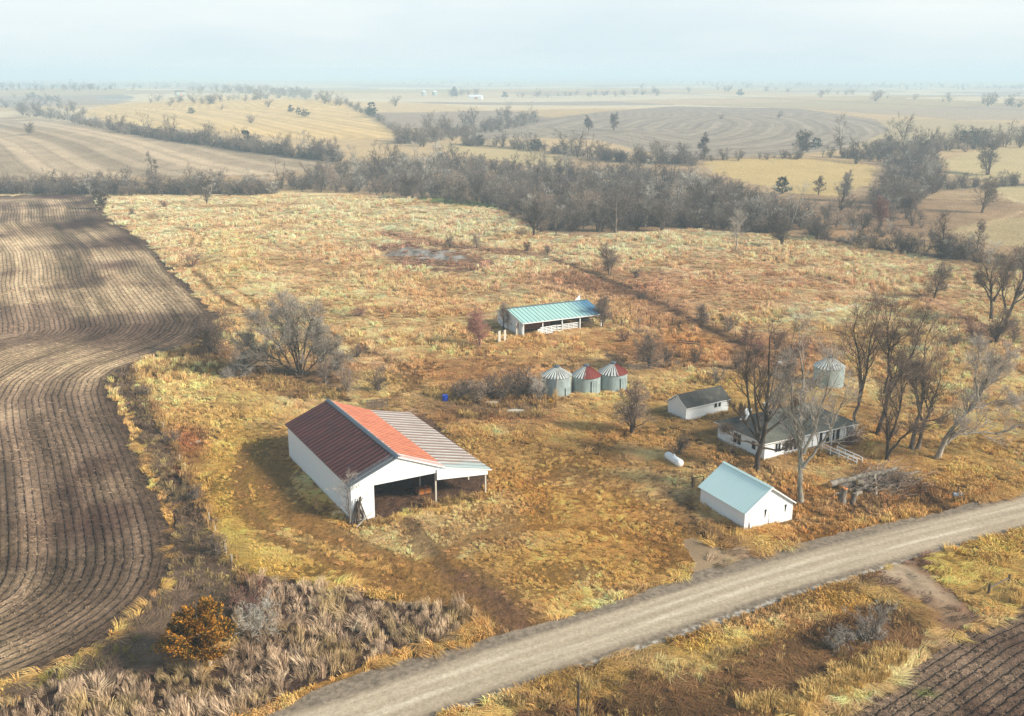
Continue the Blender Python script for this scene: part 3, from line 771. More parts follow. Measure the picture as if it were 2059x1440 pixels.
def stubble():
    rng = np.random.default_rng(9)
    kinds = []
    for _ in range(5):
        b = MB()
        for i in range(9):
            a = rng.uniform(0, 6.28); r = rng.uniform(0, .4); x, y = r * math.cos(a), r * math.sin(a); t = rng.uniform(0, 6.28); L = rng.uniform(.12, .36); w = rng.uniform(.035, .08); z = rng.uniform(.0, .10)
            dx, dy = math.cos(t) * L, math.sin(t) * L; wx, wy = -math.sin(t) * w, math.cos(t) * w
            b.face([(x - wx, y - wy, z), (x + wx, y + wy, z + .05), (x + dx + wx * .6, y + dy + wy * .6, z + .10), (x + dx - wx * .6, y + dy - wy * .6, z + .04)])
        kinds.append(b.mesh('stalk', M_GRASS))
    coll = hidden('stalk_bits', kinds)
    xs, ys = [], []
    for n, d0, d1 in ((110000, 74, 170), (90000, 170, 330)):
        x, y = sample_polar(n, d0, d1); xs.append(x); ys.append(y)
    x = np.concatenate(xs); y = np.concatenate(ys)
    z, col, zone, px, py = spread(x, y)
    q = flatq(x, y, z); row = np.where(zone == 1, pdist(x, y, ROWL)[0], pdist(x, y, ROWR)[0]); fr = np.abs((row % 1.0) * 2 - 1)
    k = ((zone == 1) | (zone == 2)) & (RNG.uniform(0, 1, len(x)) < (.42 - .40 * ss(.4, .75, fr)) * (.15 + .9 * ss(.35, .6, fbm(x / 7, y / 7, 361, 4))))
    x, y, z, col = x[k], y[k], z[k], col[k]; n = len(x)
    tint = np.clip((col * .5 + .5 * lin(190, 160, 128)[None] * (col @ np.array([.35, .55, .1]))[:, None] / .27) * RNG.uniform(.6, 1.35, n)[:, None], .01, .7)
    s_ = RNG.uniform(.4, .85, n) * (1 + .5 * ss(150, 320, np.hypot(x, y)))
    rot = np.stack([np.zeros(n), np.zeros(n), RNG.uniform(0, 6.28, n)], -1)
    scatter('crop_residue', coll, np.stack([x, y, z + .02], -1), rot, np.stack([s_, s_, s_], -1), RNG.integers(0, 5, n), tint, 'broken pale crop residue lying between the plowed rows')

grass(); weeds(); straw(); stubble()

# ------------------------------------------------------------------ bare winter trees
def bark(name, a, b, scale=2.0):
    m = bpy.data.materials.new(name); nt, bs = nodes_of(m)
    tc = nd(nt, 'ShaderNodeTexCoord'); oi = nd(nt, 'ShaderNodeObjectInfo')
    n = noise(nt, mapping(nt, tc.outputs['Object'], (1, 1, .3)), scale, 5, .65)
    c = mixc(nt, a, b, ramp(nt, n, [(.35, 0), (.65, 1)]))
    c = mixc(nt, c, mth(nt, 'MULTIPLY_ADD', oi.outputs['Random'], .75, .6), 1.0, 'MULTIPLY')
    nt.links.new(c, bs.inputs['Base Color']); bs.inputs['Roughness'].default_value = .95; bs.inputs['Specular IOR Level'].default_value = .1
    bump(nt, bs, n, .7, .05)
    return m

BK_GREY = bark('bark_grey', tuple(lin(70, 60, 52)), tuple(lin(140, 128, 114)))
BK_DARK = bark('bark_dark', tuple(lin(58, 49, 42)), tuple(lin(120, 106, 92)))
BK_PALE = bark('bark_pale', tuple(lin(110, 100, 88)), tuple(lin(180, 170, 154)))
TW_BROWN = bark('twig_brown', tuple(lin(114, 97, 84)), tuple(lin(158, 138, 120)), .5)
TW_GREY = bark('twig_grey', tuple(lin(140, 130, 120)), tuple(lin(182, 170, 156)), .5)
TW_RED = bark('twig_red', tuple(lin(132, 92, 80)), tuple(lin(166, 124, 108)), .5)
TW_WOOD = bark('twig_wood', tuple(lin(90, 80, 72)), tuple(lin(130, 115, 101)), .25)
TW_MID = bark('twig_mid', tuple(lin(106, 95, 86)), tuple(lin(146, 132, 118)), .25)
TW_SOFT = bark('twig_soft', tuple(lin(172, 160, 146)), tuple(lin(210, 198, 182)), .5)
TW_PALE = bark('twig_pale', tuple(lin(160, 152, 138)), tuple(lin(200, 192, 178)), .5)

def perp(d, rng):
    while True:
        v = Vector(rng.normal(0, 1, 3)); v = v - d * v.dot(d)
        if v.length > .2: return v.normalized()

class Tree:
    def __init__(s, seed, nch=(6, 5, 4), ratio=(.6, .55, .5), ang=((25, 50), (30, 60), (30, 65)), up=.06, wob=.12, ntw=5, tw=(.9, .035), split=2, rlow=.01, droop=0.0, tmin=.25):
        s.rng = np.random.default_rng(seed); s.nch = nch; s.ratio = ratio; s.ang = ang; s.up = up; s.wob = wob; s.ntw = ntw; s.tw = tw
        s.split = split; s.rlow = rlow; s.droop = droop; s.tmin = tmin; s.wood = MB(); s.crown = MB()
    def line(s, pts, rads, lv):
        b = s.wood if lv < s.split else s.crown
        b.tube(pts, rads, (7, 5, 4, 3, 3)[lv], cap=False)
    def kids(s, pts, rads, L, lv):
        rng = s.rng
        if lv >= len(s.nch): s.twigs(pts, L); return
        n = len(pts) - 1
        k = max(1, int(round(s.nch[lv] * rng.uniform(.8, 1.25))))
        for j in range(k + 1):
            last = j == k
            t = 1.0 if last else rng.uniform(s.tmin, 1.0)
            i = min(int(t * n), n - 1); f = t * n - i
            p = pts[i].lerp(pts[i + 1], f); d = (pts[i + 1] - pts[i]).normalized()
            r = (rads[i] * (1 - f) + rads[i + 1] * f) * (1 if last else .62)
            a = R(rng.uniform(*s.ang[min(lv, len(s.ang) - 1)])) * (.35 if last else 1)
            q = perp(d, rng)
            cd = (d * math.cos(a) + q * math.sin(a)).normalized()
            cl = L * s.ratio[min(lv, len(s.ratio) - 1)] * (1.2 - .5 * t) * rng.uniform(.7, 1.25)
            s.branch(p, cd, cl, max(r, s.rlow), lv + 1)
    def branch(s, p, d, L, r, lv):
        rng = s.rng; n = max(2, 5 - lv)
        pts = [p]; rads = [r]
        for i in range(n):
            d = (d + Vector(rng.normal(0, s.wob, 3)) + Vector((0, 0, s.up - s.droop * lv))).normalized()
            p = p + d * (L / n); pts.append(p); rads.append(r * (1 - .68 * (i + 1) / n))
        s.line(pts, rads, lv); s.kids(pts, rads, L, lv)
    def twigs(s, pts, L):
        rng = s.rng; tl, tw = s.tw; n = len(pts) - 1
        for _ in range(s.ntw):
            t = rng.uniform(.1, 1); i = min(int(t * n), n - 1)
            p = pts[i].lerp(pts[i + 1], t * n - i); d = (pts[i + 1] - pts[i]).normalized()
            a = R(rng.uniform(15, 60)); q = perp(d, rng)
            e = d * math.cos(a) + q * math.sin(a); e.z += .15; e.normalize()
            l = tl * rng.uniform(.5, 1.3); w = perp(e, rng) * tw * .5
            m = p + e * l * .55 + perp(e, rng) * l * .08
            s.crown.face([p - w, p + w, m + w * .7, m - w * .7]); s.crown.face([m - w * .7, m + w * .7, p + e * l])
    rs = 1.0
    def stems(s, polys, r0s):
        for pts, r0 in zip(polys, r0s):
            pts = [Vector(p) for p in pts]
            # finer, slightly crooked
            q = []
            for a, b in zip(pts[:-1], pts[1:]):
                for k in range(3):
                    q.append(a.lerp(b, k / 3) + (Vector(s.rng.normal(0, .07, 3)) if (k or a is not pts[0]) else Vector()))
            q.append(pts[-1])
            n = len(q); rads = [max(r0 * s.rs * (1 - .8 * i / (n - 1)) * (1.35 if i == 0 else 1), .03) for i in range(n)]
            L = sum((b - a).length for a, b in zip(q[:-1], q[1:]))
            s.line(q, rads, 0); s.kids(q, rads, L * .62, 0)

def put_tree(t, name, label, cat, loc, bk, tw, group=None, rz=0):
    o = thing(name, label, cat, loc, rz, group)
    t.wood.build('trunk', bk, o, True); t.crown.build('crown', tw, o)
    return o

HK = dict(nch=(11, 6, 4), ntw=4, ratio=(.44, .6, .6), ang=((20, 48), (22, 50), (25, 55)), up=.10, tw=(1.0, .024), rlow=.012, tmin=.3)
def hero(name, label, base, polys, r0s, bk, twm, seed, depth=1.2, group=None, cat='tree', **kw):
    """polys: limb lines in photo pixels, stood up in a vertical plane through the base, with depth of their own"""
    P = at(*base); dist = math.hypot(P.y, CH); sc = dist / F * 1.0
    cd = P.y / dist
    rng = np.random.default_rng(seed + 500)
    out = []
    for k, poly in enumerate(polys):
        a = rng.uniform(-1, 1) * depth; L = []
        for i, (px, py) in enumerate(poly):
            fr = (base[1] - py) / 200.0
            dy = a * fr * 2.2
            z = (base[1] - py) * sc / cd
            L.append(((px - base[0]) * sc * (1 - z / CH * .35), dy, max(z * .97, -.1)))
        out.append(L)
    t = Tree(seed, **kw); t.rs = .82; t.stems(out, r0s)
    return put_tree(t, name, label, cat, P, bk, twm, group)

hero('bare_tree', 'tall bare tree with clean pale trunk at the right corner of the blue roofed garage', (1610, 1012),
     [[(1610, 1012), (1609, 970), (1607, 930), (1606, 890), (1604, 840), (1610, 780), (1600, 735)], [(1608, 935), (1595, 885), (1580, 825), (1570, 765)],
      [(1606, 912), (1625, 862), (1640, 800), (1650, 745)], [(1608, 942), (1640, 902), (1668, 852), (1688, 800)], [(1606, 900), (1590, 860), (1560, 830), (1545, 800)]],
     [.46, .28, .28, .26, .2], BK_PALE, TW_GREY, 1, **dict(HK, nch=(8, 5, 3)))
hero('bare_tree', 'dense dark many limbed tree right in front of the white farmhouse wall', (1521, 946),
     [[(1521, 946), (1524, 905), (1530, 860), (1530, 810), (1525, 750), (1521, 692)], [(1528, 865), (1550, 805), (1570, 750), (1574, 702)], [(1525, 885), (1502, 830), (1492, 780), (1496, 722)],
      [(1530, 872), (1572, 842), (1602, 800)], [(1525, 900), (1568, 905), (1592, 892)], [(1523, 892), (1482, 882), (1456, 866)], [(1525, 890), (1490, 850), (1470, 830)], [(1527, 870), (1512, 800), (1512, 740)]],
     [.52, .3, .3, .25, .2, .2, .2, .25], BK_DARK, TW_BROWN, 2, **dict(HK, nch=(8, 5, 4)))
hero('bare_tree', 'narrow upright bare tree between the farmhouse end and the lone grain bin', (1715, 872),
     [[(1715, 872), (1716, 830), (1722, 780), (1712, 720), (1692, 662)], [(1719, 802), (1728, 742), (1725, 690), (1735, 642)]], [.38, .28], BK_DARK, TW_BROWN, 3, **HK)
hero('bare_tree', 'tall bare tree with crossing upright limbs, second from the farmhouse end', (1766, 872),
     [[(1766, 872), (1772, 802), (1770, 752), (1755, 692), (1746, 642)], [(1771, 795), (1790, 752), (1810, 702), (1816, 652)], [(1772, 790), (1775, 740), (1782, 690)]], [.42, .3, .25], BK_DARK, TW_BROWN, 4, **HK)
hero('bare_tree', 'stout double stemmed bare tree left of the leaning white barked tree', (1838, 905),
     [[(1832, 905), (1840, 850), (1852, 802), (1848, 742), (1850, 692)], [(1845, 905), (1856, 850), (1868, 810), (1882, 762)], [(1842, 840), (1822, 790), (1815, 745)]], [.42, .36, .22], BK_GREY, TW_BROWN, 5, **HK)
hero('bare_tree', 'dark forked tree just behind the log pile', (1783, 930),
     [[(1783, 930), (1780, 890), (1775, 850), (1760, 812)], [(1784, 914), (1805, 880), (1830, 860), (1872, 850)], [(1780, 890), (1795, 842), (1800, 792), (1792, 742)]], [.34, .24, .24], BK_DARK, TW_BROWN, 6, **HK)
hero('bare_tree', 'leaning tree with white trunk and long low limb reaching out over the grass', (1885, 922),
     [[(1885, 922), (1893, 890), (1900, 866), (1915, 846), (1935, 822), (1946, 790)], [(1935, 822), (1960, 772), (1966, 730)], [(1942, 800), (1990, 762), (2012, 722)],
      [(1896, 894), (1925, 873), (1960, 868), (2000, 872), (2059, 852), (2090, 824)], [(1945, 800), (1932, 752), (1926, 702)], [(1940, 815), (1985, 800), (2020, 800)]], [.52, .3, .28, .26, .25, .18], BK_PALE, TW_GREY, 7, **HK)
hero('bare_tree', 'big forked tree at the pasture edge, left of the close pair', (1994, 644),
     [[(1994, 644), (1990, 602), (1984, 570), (1968, 534)], [(1990, 604), (2008, 565), (2014, 532)], [(1990, 602), (1975, 580), (1960, 565)]], [.5, .35, .25], BK_DARK, TW_BROWN, 8, **HK)
hero('bare_tree', 'big crooked tree at the pasture edge, right of the close pair', (2018, 658),
     [[(2018, 658), (2030, 612), (2044, 562), (2050, 522)], [(2024, 635), (2010, 590), (2016, 545)], [(2034, 600), (2062, 570), (2080, 540)]], [.5, .35, .35], BK_DARK, TW_BROWN, 9, **HK)
hero('bare_tree', 'grey wide fan shaped tree with many stems behind the red roofed machine shed', (600, 757),
     [[(600, 757), (598, 720), (592, 680), (582, 645), (574, 622)], [(602, 757), (615, 702), (626, 660), (638, 632)], [(597, 755), (572, 702), (545, 665), (525, 645)], [(595, 755), (560, 722), (522, 700), (500, 692)],
      [(606, 757), (622, 716), (640, 686), (652, 660)], [(599, 745), (560, 722), (522, 722), (492, 740)], [(603, 757), (606, 700), (604, 650), (606, 625)], [(600, 750), (580, 690), (556, 640)], [(592, 750), (540, 735), (505, 735), (480, 752)], [(606, 757), (645, 722), (672, 700)], [(607, 757), (655, 738), (690, 728)]],
     [.26, .26, .22, .2, .22, .18, .24, .2, .18, .18, .16], BK_GREY, TW_SOFT, 10, depth=3.0, **dict(HK, nch=(13, 6, 4), ntw=5, tmin=.2, tw=(1.1, .034)))

def auto(seed, H, spread=.4, stems=1, r=.3, **kw):
    """a whole tree of height H with the given crown spread"""
    t = Tree(seed, **kw); rng = t.rng; P = []; Rr = []
    for k in range(stems):
        a = rng.uniform(0, 6.28); o = .0 if stems == 1 else rng.uniform(.1, .5) * H / 12
        lean = rng.uniform(.1, .5) * spread if stems > 1 else rng.uniform(0, .10)
        L = H * rng.uniform(.62, .8); x, y = o * math.cos(a), o * math.sin(a)
        pts = [(x, y, -.1)]
        for i in range(1, 5):
            f = i / 4; pts.append((x + math.cos(a) * lean * L * f ** 1.2, y + math.sin(a) * lean * L * f ** 1.2, L * f))
        P.append(pts); Rr.append(r * rng.uniform(.8, 1.1))
    t.stems(P, Rr)
    return t

def lone(name, label, px, py, H, seed, bk, tw, spread=.4, stems=1, cat='tree', group=None, r=None, width=1.0, **kw):
    P = at(px, py); d = P.length
    w = max(.026, d / 2050 * 2 * .12)
    a = dict(nch=(9, 6, 3), ntw=6, ratio=(.52 * width, .6, .6), tw=(H * .09, w), tmin=.12, rlow=w * .45, ang=((25, 62), (25, 58), (25, 60)), up=.03); a.update(kw)
    return put_tree(auto(seed, H, spread, stems, r or H * .022, **a), name, label, cat, P, bk, tw, group)

B, G, D, P_, RD = TW_BROWN, TW_GREY, BK_DARK, BK_PALE, TW_RED
lone('bare_tree', 'low rounded tree overhanging the right tip of the plowed field', 428, 716, 8.0, 21, D, B, 1.3, 7, width=1.35)
lone('bare_tree', 'small bare tree against the front corner of the machine shed', 703, 1052, 7.6, 22, BK_GREY, TW_GREY, .2, 1, r=.12, nch=(9, 4, 2), tmin=.15, ntw=3)
lone('bare_tree', 'round twiggy tree standing alone in the yard below the bins', 1272, 872, 8.4, 23, D, B, .7, 3, width=1.1)
lone('bare_tree', 'reddish round tree left of the long cattle shed', 966, 698, 7.5, 24, BK_GREY, RD, .6, 4, width=1.1)
lone('bare_tree', 'dark tree at the right end of the long cattle shed', 1211, 660, 7.2, 25, D, B, .6, 3, width=1.1)
lone('bare_tree', 'thin small tree in front of the cattle shed end wall', 1014, 664, 5.6, 26, D, TW_BROWN, .3, 2)
lone('bare_tree', 'wide bare tree behind the bins beside the corral', 1306, 742, 8.0, 27, BK_GREY, B, .7, 3, width=1.2)
lone('bare_tree', 'single round tree by the dark ditch line above the cattle shed', 1226, 554, 8.6, 28, D, B, .6, 3, width=1.1)
lone('bare_tree', 'spreading dark tree alone in the right pasture', 1876, 600, 8.4, 29, D, B, .9, 3, width=1.2)
lone('bare_tree', 'small bushy tree on the ditch line right of the cattle shed', 1410, 658, 5.0, 30, D, B, .8, 3)
lone('bare_tree', 'large old oak on the wood edge with thick trunk', 1237, 468, 16.5, 31, D, TW_WOOD, .5, 1, width=1.15, r=.6)
lone('bare_tree', 'pale slender tree on the pasture edge right of the wood', 1480, 504, 13.5, 32, P_, TW_GREY, .3, 1)
lone('bare_tree', 'dense round tree on the pasture edge, next to the pale slender one', 1574, 497, 12.5, 33, D, TW_WOOD, .6, 3)
lone('bare_tree', 'bare tree with low brush at the top of the pasture', 416, 412, 12.5, 34, BK_GREY, TW_WOOD, .4, 1)
lone('bare_tree', 'tree with open crown rising above the hedgerow before the striped field', 308, 370, 14.5, 35, D, TW_WOOD, .4, 1)
lone('bare_tree', 'low bushy tree at the top corner of the plowed field', 204, 422, 7.5, 36, D, TW_WOOD, .8, 4)
lone('bare_tree', 'round bare tree on the strip of green grass', 929, 412, 10.5, 37, BK_GREY, TW_WOOD, .7, 4)
lone('bare_tree', 'many stemmed tree at the wood corner left of the green strip', 828, 402, 12.0, 38, D, TW_WOOD, .8, 5)
lone('bare_tree', 'pair of stems in the yellow field by the right wood', 1646, 392, 8.0, 39, D, TW_WOOD, .5, 2)
lone('bare_tree', 'pale round tree below the yellow field by the right wood', 1694, 404, 13.0, 40, BK_GREY, TW_GREY, .6, 3)
lone('bare_tree', 'big twin crowned tree at the hedge of the right green field', 1985, 352, 19.0, 41, D, TW_WOOD, .6, 3)
lone('bare_tree', 'large bare tree in the hollow below the right green field', 1972, 428, 15.0, 42, D, TW_WOOD, .6, 2)
lone('bare_tree', 'reddish thin tree beside the dark hedge at right', 1893, 518, 13.0, 43, D, B, .4, 2)
lone('bare_tree', 'bare small tree on the slope under the right fields', 1965, 502, 9.5, 44, D, B, .4, 1)
lone('bare_tree', 'white dead trunk standing on the hill at the right', 2032, 292, 16.0, 45, P_, TW_PALE, .2, 1, nch=(5, 1), ntw=1, r=.5)
lone('bare_tree', 'short leaning tree at the edge under the pasture pair', 1998, 698, 8.5, 46, D, B, .6, 3)
lone('bare_tree', 'lone bare tree on the grey field, left of the contour loops', 1184, 264, 14.0, 47, D, TW_WOOD, .6, 2)
lone('bare_tree', 'lone bare tree on the grey field beside a brushy strip', 1234, 262, 15.0, 48, D, TW_WOOD, .4, 2)
lone('bare_tree', 'round tree at the near edge of the grey contour field', 1610, 312, 15.0, 49, D, TW_WOOD, .6, 3)
lone('bare_tree', 'round tree above the left end of the yellow field', 1416, 318, 14.0, 50, D, TW_WOOD, .5, 2)
lone('bare_tree', 'twin trunked thin tree at the left corner of the wood by the pasture', 1072, 476, 13.0, 51, D, TW_WOOD, .3, 2)
lone('bare_tree', 'thin tall tree between the wood corner and the old oak', 1118, 474, 12.0, 52, D, TW_WOOD, .3, 1)
lone('bare_tree', 'smaller tree right of the old oak on the wood edge', 1330, 466, 10.0, 53, BK_GREY, TW_WOOD, .7, 4)
lone('bare_tree', 'reddish round tree in the brown hollow at right', 1773, 454, 10.0, 54, BK_GREY, RD, .7, 4)
lone('bare_tree', 'bare tree just right of the reddish one in the brown hollow', 1822, 440, 10.0, 55, D, TW_WOOD, .7, 4)

# shrubs
SH = dict(nch=(8, 5), ntw=6, ratio=(.55, .6), cat='shrub', tmin=.1)
for i, (px, py, H, lab, tw) in enumerate([
    (388, 540, 5.0, 'reddish round shrub at the bend of the plowed field beside a post', RD), (962, 812, 4.2, 'grey brush clump left of the three bins, nearest the blue barrel', B),
    (1010, 806, 4.8, 'tall brush clump in the middle of the thicket left of the bins', B), (1050, 802, 5.2, 'brush clump touching the leftmost bin', B), (925, 808, 3.4, 'low brush right beside the blue barrel', B),
    (1084, 806, 4.6, 'thin brush in front of the leftmost bin', TW_GREY), (1362, 918, 3.4, 'dark upright shrub behind the white propane tank', B), (1560, 706, 4.6, 'reddish sumac thicket behind the house, nearest the yard pole', RD),
    (1520, 716, 3.8, 'reddish sumac clump left of the yard pole', RD), (1600, 724, 4.0, 'reddish brush between the yard pole and the lone bin', RD), (1630, 790, 4.6, 'grey brush in front of the lone grain bin', TW_GREY),
    (1480, 742, 3.0, 'low brush above the small dark roofed outbuilding', B), (1745, 1296, 4.0, 'grey many stemmed shrub in the ditch across the road', TW_GREY), (1678, 1310, 2.6, 'small grey shrub left of the big ditch shrub', TW_GREY),
    (526, 1290, 4.6, 'pale bare sapling clump right of the orange cedar', TW_PALE), (505, 1236, 4.0, 'purplish brush at the end of the fence row above the cedar', RD),
    (1466, 668, 3.2, 'small shrub on the ditch line, right of the bushy tree', B), (1290, 610, 3.0, 'thin shrub on the ditch line above the fence posts', B), (720, 640, 3.2, 'thin low shrub out in the tall pasture', RD),
    (985, 802, 4.4, 'brush clump in the thicket behind the slab', TW_WOOD), (1030, 796, 5.0, 'brush clump at the back of the thicket, left of the leftmost bin', TW_WOOD), (940, 800, 3.6, 'brush clump at the left back of the thicket', TW_WOOD), (1068, 794, 4.6, 'brush clump against the left side of the leftmost bin', TW_WOOD),
    (1340, 730, 3.6, 'brush clump at the right end of the old corral', TW_WOOD), (1255, 690, 2.6, 'low reddish brush below the row of fence posts', RD), (1395, 735, 3.4, 'brush clump between corral and outbuilding', TW_WOOD), (1240, 745, 3.2, 'brush right behind the half red bin', TW_WOOD),
    (290, 800, 2.4, 'low weedy brush in the fence row near its upper end', B), (345, 895, 2.4, 'low weedy brush in the fence row beside the fallen branch', B), (395, 1010, 2.4, 'low weedy brush halfway down the fence row', B), (440, 1120, 2.6, 'low weedy brush near the lower end of the fence row', B), (720, 720, 2.6, 'brush along the track below the wide fan shaped tree', B),
    (1680, 880, 3.0, 'brown brush against the porch of the farmhouse', RD), (1800, 985, 2.4, 'brush growing through the right of the log heap', B), (1580, 760, 3.6, 'brush thicket straight behind the farmhouse roof', B),
    (960, 500, 4.5, 'shrub on the bank above the muddy pond', B), (1060, 508, 3.4, 'dark reddish bush right of the pond reeds', RD), (905, 498, 4.0, 'brush on the pond bank, directly above the ice', B),
    (1102, 512, 3.0, 'small bush at the start of the ditch line', B), (760, 790, 4.4, 'brush behind the machine shed roof by the track', B), (700, 790, 4.6, 'brush clump between shed roof and the ditch', B),
    (655, 772, 4.0, 'brush at the foot of the wide fan shaped tree', B), (1710, 900, 3.0, 'brown bush at the porch end of the farmhouse', RD), (1960, 690, 5.0, 'dark brush under the pasture edge trees', RD), (2035, 690, 5.5, 'tall brush at the right below the crooked tree', B),
    (1500, 690, 3.4, 'low reddish brush at the lower end of the ditch line', RD), (265, 436, 3.0, 'low brush with fallen branches at the top of the pasture', B), (1440, 770, 3.0, 'thin pale brush behind the outbuilding', TW_GREY),
    (1920, 700, 3.0, 'grey weeds bush in the right pasture', B), (58, 272, 9.0, 'rounded thicket on top of the striped field', TW_WOOD), (1280, 560, 2.6, 'low thorny bush beside the single round tree', B), (330, 418, 3.0, 'brown low bush near the top of the pasture', RD)]):
    a = dict(SH); a['cat'] = 'shrub'
    lone('bare_shrub', lab, px, py, H, 100 + i, BK_GREY, tw, 1.3, 6, r=.06 + .008 * H, **a)

# ------------------------------------------------------------------ woods: copies of a few kinds
def variant(seed, H, spread, stems, tw, w, bk=BK_DARK):
    t = auto(seed, H, spread, stems, H * .014, nch=(6, 5), ntw=6, ratio=(.56, .6), tw=(H * .10, w), tmin=.08, rlow=.03, ang=((26, 66), (25, 62)), up=.03)
    b = t.wood; n = len(b.v)
    b.v += t.crown.v; b.f += [tuple(i + n for i in f) for f in t.crown.f]; b.m += [1] * len(t.crown.f); b.mi = 1
    return b.mesh('bare_tree', [bk, tw])
WOODV = [variant(201, 12, .9, 4, TW_WOOD, .055), variant(202, 12, 1.1, 6, TW_WOOD, .055), variant(203, 11, 1.2, 6, TW_MID, .055), variant(204, 13.5, .6, 2, TW_WOOD, .06),
         variant(205, 12, 1.0, 5, TW_MID, .055, BK_GREY), variant(206, 10, 1.3, 7, TW_BROWN, .055), variant(207, 14, .6, 2, TW_PALE, .05, BK_PALE), variant(208, 12, 1.0, 5, TW_WOOD, .055)]

def inside(poly, n, seed, step=.0):
    rng = np.random.default_rng(seed); xs = [p[0] for p in poly]; ys = [p[1] for p in poly]; out = []
    while len(out) < n:
        x = rng.uniform(min(xs), max(xs), 400); y = rng.uniform(min(ys), max(ys), 400)
        k = inpoly(x, y, poly)
        for a, b in zip(x[k], y[k]):
            if all(abs(a - c) / step + abs(b - d) / (step * .35) > 1 for c, d in out[-400:]) if step else True: out.append((a, b))
            if len(out) >= n: break
        if step: step *= .97
    return out

def along(line, n, seed, jit):
    rng = np.random.default_rng(seed); L = [0.0]
    for a, b in zip(line[:-1], line[1:]): L.append(L[-1] + math.hypot(b[0] - a[0], b[1] - a[1]))
    out = []
    for t in np.sort(rng.uniform(0, L[-1], n)):
        out.append((float(np.interp(t, L, [p[0] for p in line])) , float(np.interp(t, L, [p[1] for p in line])) + rng.normal(0, jit)))
    return out

def place_tree(px, py, H, group, label, rng, kinds=range(8)):
    k = int(rng.choice(list(kinds)))
    me = WOODV[k]; P = at(px, py)
    o = bpy.data.objects.new('bare_tree', me); COL.objects.link(o)
    s = H / 12.5 * rng.uniform(.68, 1.3)
    o.location = P - Vector((0, 0, .2)); o.scale = (s * rng.uniform(.9, 1.2), s * rng.uniform(.9, 1.2), s); o.rotation_euler = (0, 0, rng.uniform(0, 6.28))
    tag(o, label, 'tree', group)

MAINW = [(552, 386), (700, 388), (850, 402), (1000, 420), (1080, 466), (1250, 466), (1400, 460), (1510, 470), (1600, 468), (1640, 455), (1560, 430), (1480, 395), (1420, 366), (1300, 350),
         (1200, 352), (1100, 346), (1000, 336), (900, 318), (800, 322), (700, 344), (600, 366)]
RIGHTW = [(1700, 318), (1770, 330), (1790, 372), (1750, 400), (1760, 425), (1830, 425), (1860, 400), (1900, 380), (1880, 330), (1900, 300), (1840, 290), (1760, 296)]
rngw = np.random.default_rng(77)
for group, label, pts, H in (
    ('trees of the creek wood', 'grey bare tree in the dense wood along the creek', sorted(inside(MAINW, 128, 1, 40), key=lambda p: p[1]), 12.5),
    ('trees of the right hand wood', 'grey bare tree in the wood between the yellow field and the right green fields', sorted(inside(RIGHTW, 36, 2, 26), key=lambda p: p[1]), 12),
    ('hedgerow before the striped field', 'bare tree in the hedgerow between plowed field and striped field', along([(-40, 386), (150, 386), (300, 386), (420, 388), (560, 388)], 34, 3, 2.5), 10.5),
    ('hedgerow behind the striped field', 'bare tree in the slanting hedgerow between striped field and tan hill', along([(150, 246), (260, 268), (330, 278), (420, 288), (500, 298), (580, 312), (680, 322)], 38, 4, 2.0), 12),
    ('trees round the far left hollow', 'bare tree in the clump at the left end of the tan hill', along([(40, 232), (90, 236), (140, 240), (150, 228), (120, 222)], 16, 5, 3), 15),
    ('trees along the draw above the wood', 'bare tree along the draw between tan hill and grey field', along([(800, 280), (850, 292), (890, 284), (910, 270), (860, 262), (930, 256), (1000, 246), (1075, 240)], 30, 6, 4), 14),
    ('trees along the pale strip', 'bare tree in the thin row beyond the pale strip in the wood', along([(940, 292), (1000, 300), (1080, 300), (1160, 318), (1260, 326), (1380, 330)], 24, 7, 2), 13)):
    for px, py in pts: place_tree(px, py, H, group, label, rngw)
for i, (px, py) in enumerate([(1790, 300), (1815, 292), (1840, 296), (1865, 306), (1720, 330), (1690, 310)]):
    place_tree(px, py, 19, 'tall crowns of the right hand wood', 'tall bare tree standing above the right hand wood', rngw, (0, 3, 7))

def mass(name, label, polys_lines, seed, Hr, tint=None, sy=1.0):
    """background growth that reads as one mass"""
    rng = np.random.default_rng(seed); pts = []
    for kind, geo, n, jit in polys_lines:
        pts += inside(geo, n, seed) if kind == 'p' else along(geo, n, seed, jit)
    P = [tuple(at(*p) - Vector((0, 0, .3))) for p in pts]; n = len(P)
    s = rng.uniform(*Hr, n) / 12.5
    rot = np.stack([np.zeros(n), np.zeros(n), rng.uniform(0, 6.28, n)], -1)
    return scatter(name, HID['wood'], np.array(P), rot, np.stack([s * sy, s * sy, s], -1), rng.integers(0, 8, n), np.ones((n, 3)), label)
HID['wood'] = hidden('wood_kind', WOODV)
mass('undergrowth', 'grey brush filling the wood and hedgerows under the trees', [
    ('p', MAINW, 1350, 0), ('p', RIGHTW, 360, 0), ('l', [(-60, 388), (560, 390)], 330, 2), ('l', [(150, 246), (330, 279), (580, 313), (690, 324)], 420, 2.0), ('l', [(800, 286), (900, 274), (1080, 241)], 240, 5), ('l', [(0, 206), (60, 226), (150, 240), (170, 230)], 150, 5), ('l', [(930, 290), (1080, 302), (1250, 324), (1400, 330)], 160, 2), ('l', [(692, 206), (760, 240), (800, 270)], 60, 3),
    ('l', [(1620, 478), (1720, 494), (1850, 512), (2080, 545)], 60, 2), ('p', [(1600, 400), (1850, 420), (1880, 490), (1650, 465)], 40, 0), ('l', [(1900, 380), (2100, 372)], 34, 2), ('l', [(1400, 322), (1700, 318)], 30, 2)], 31, (3.0, 8.5), sy=1.35)
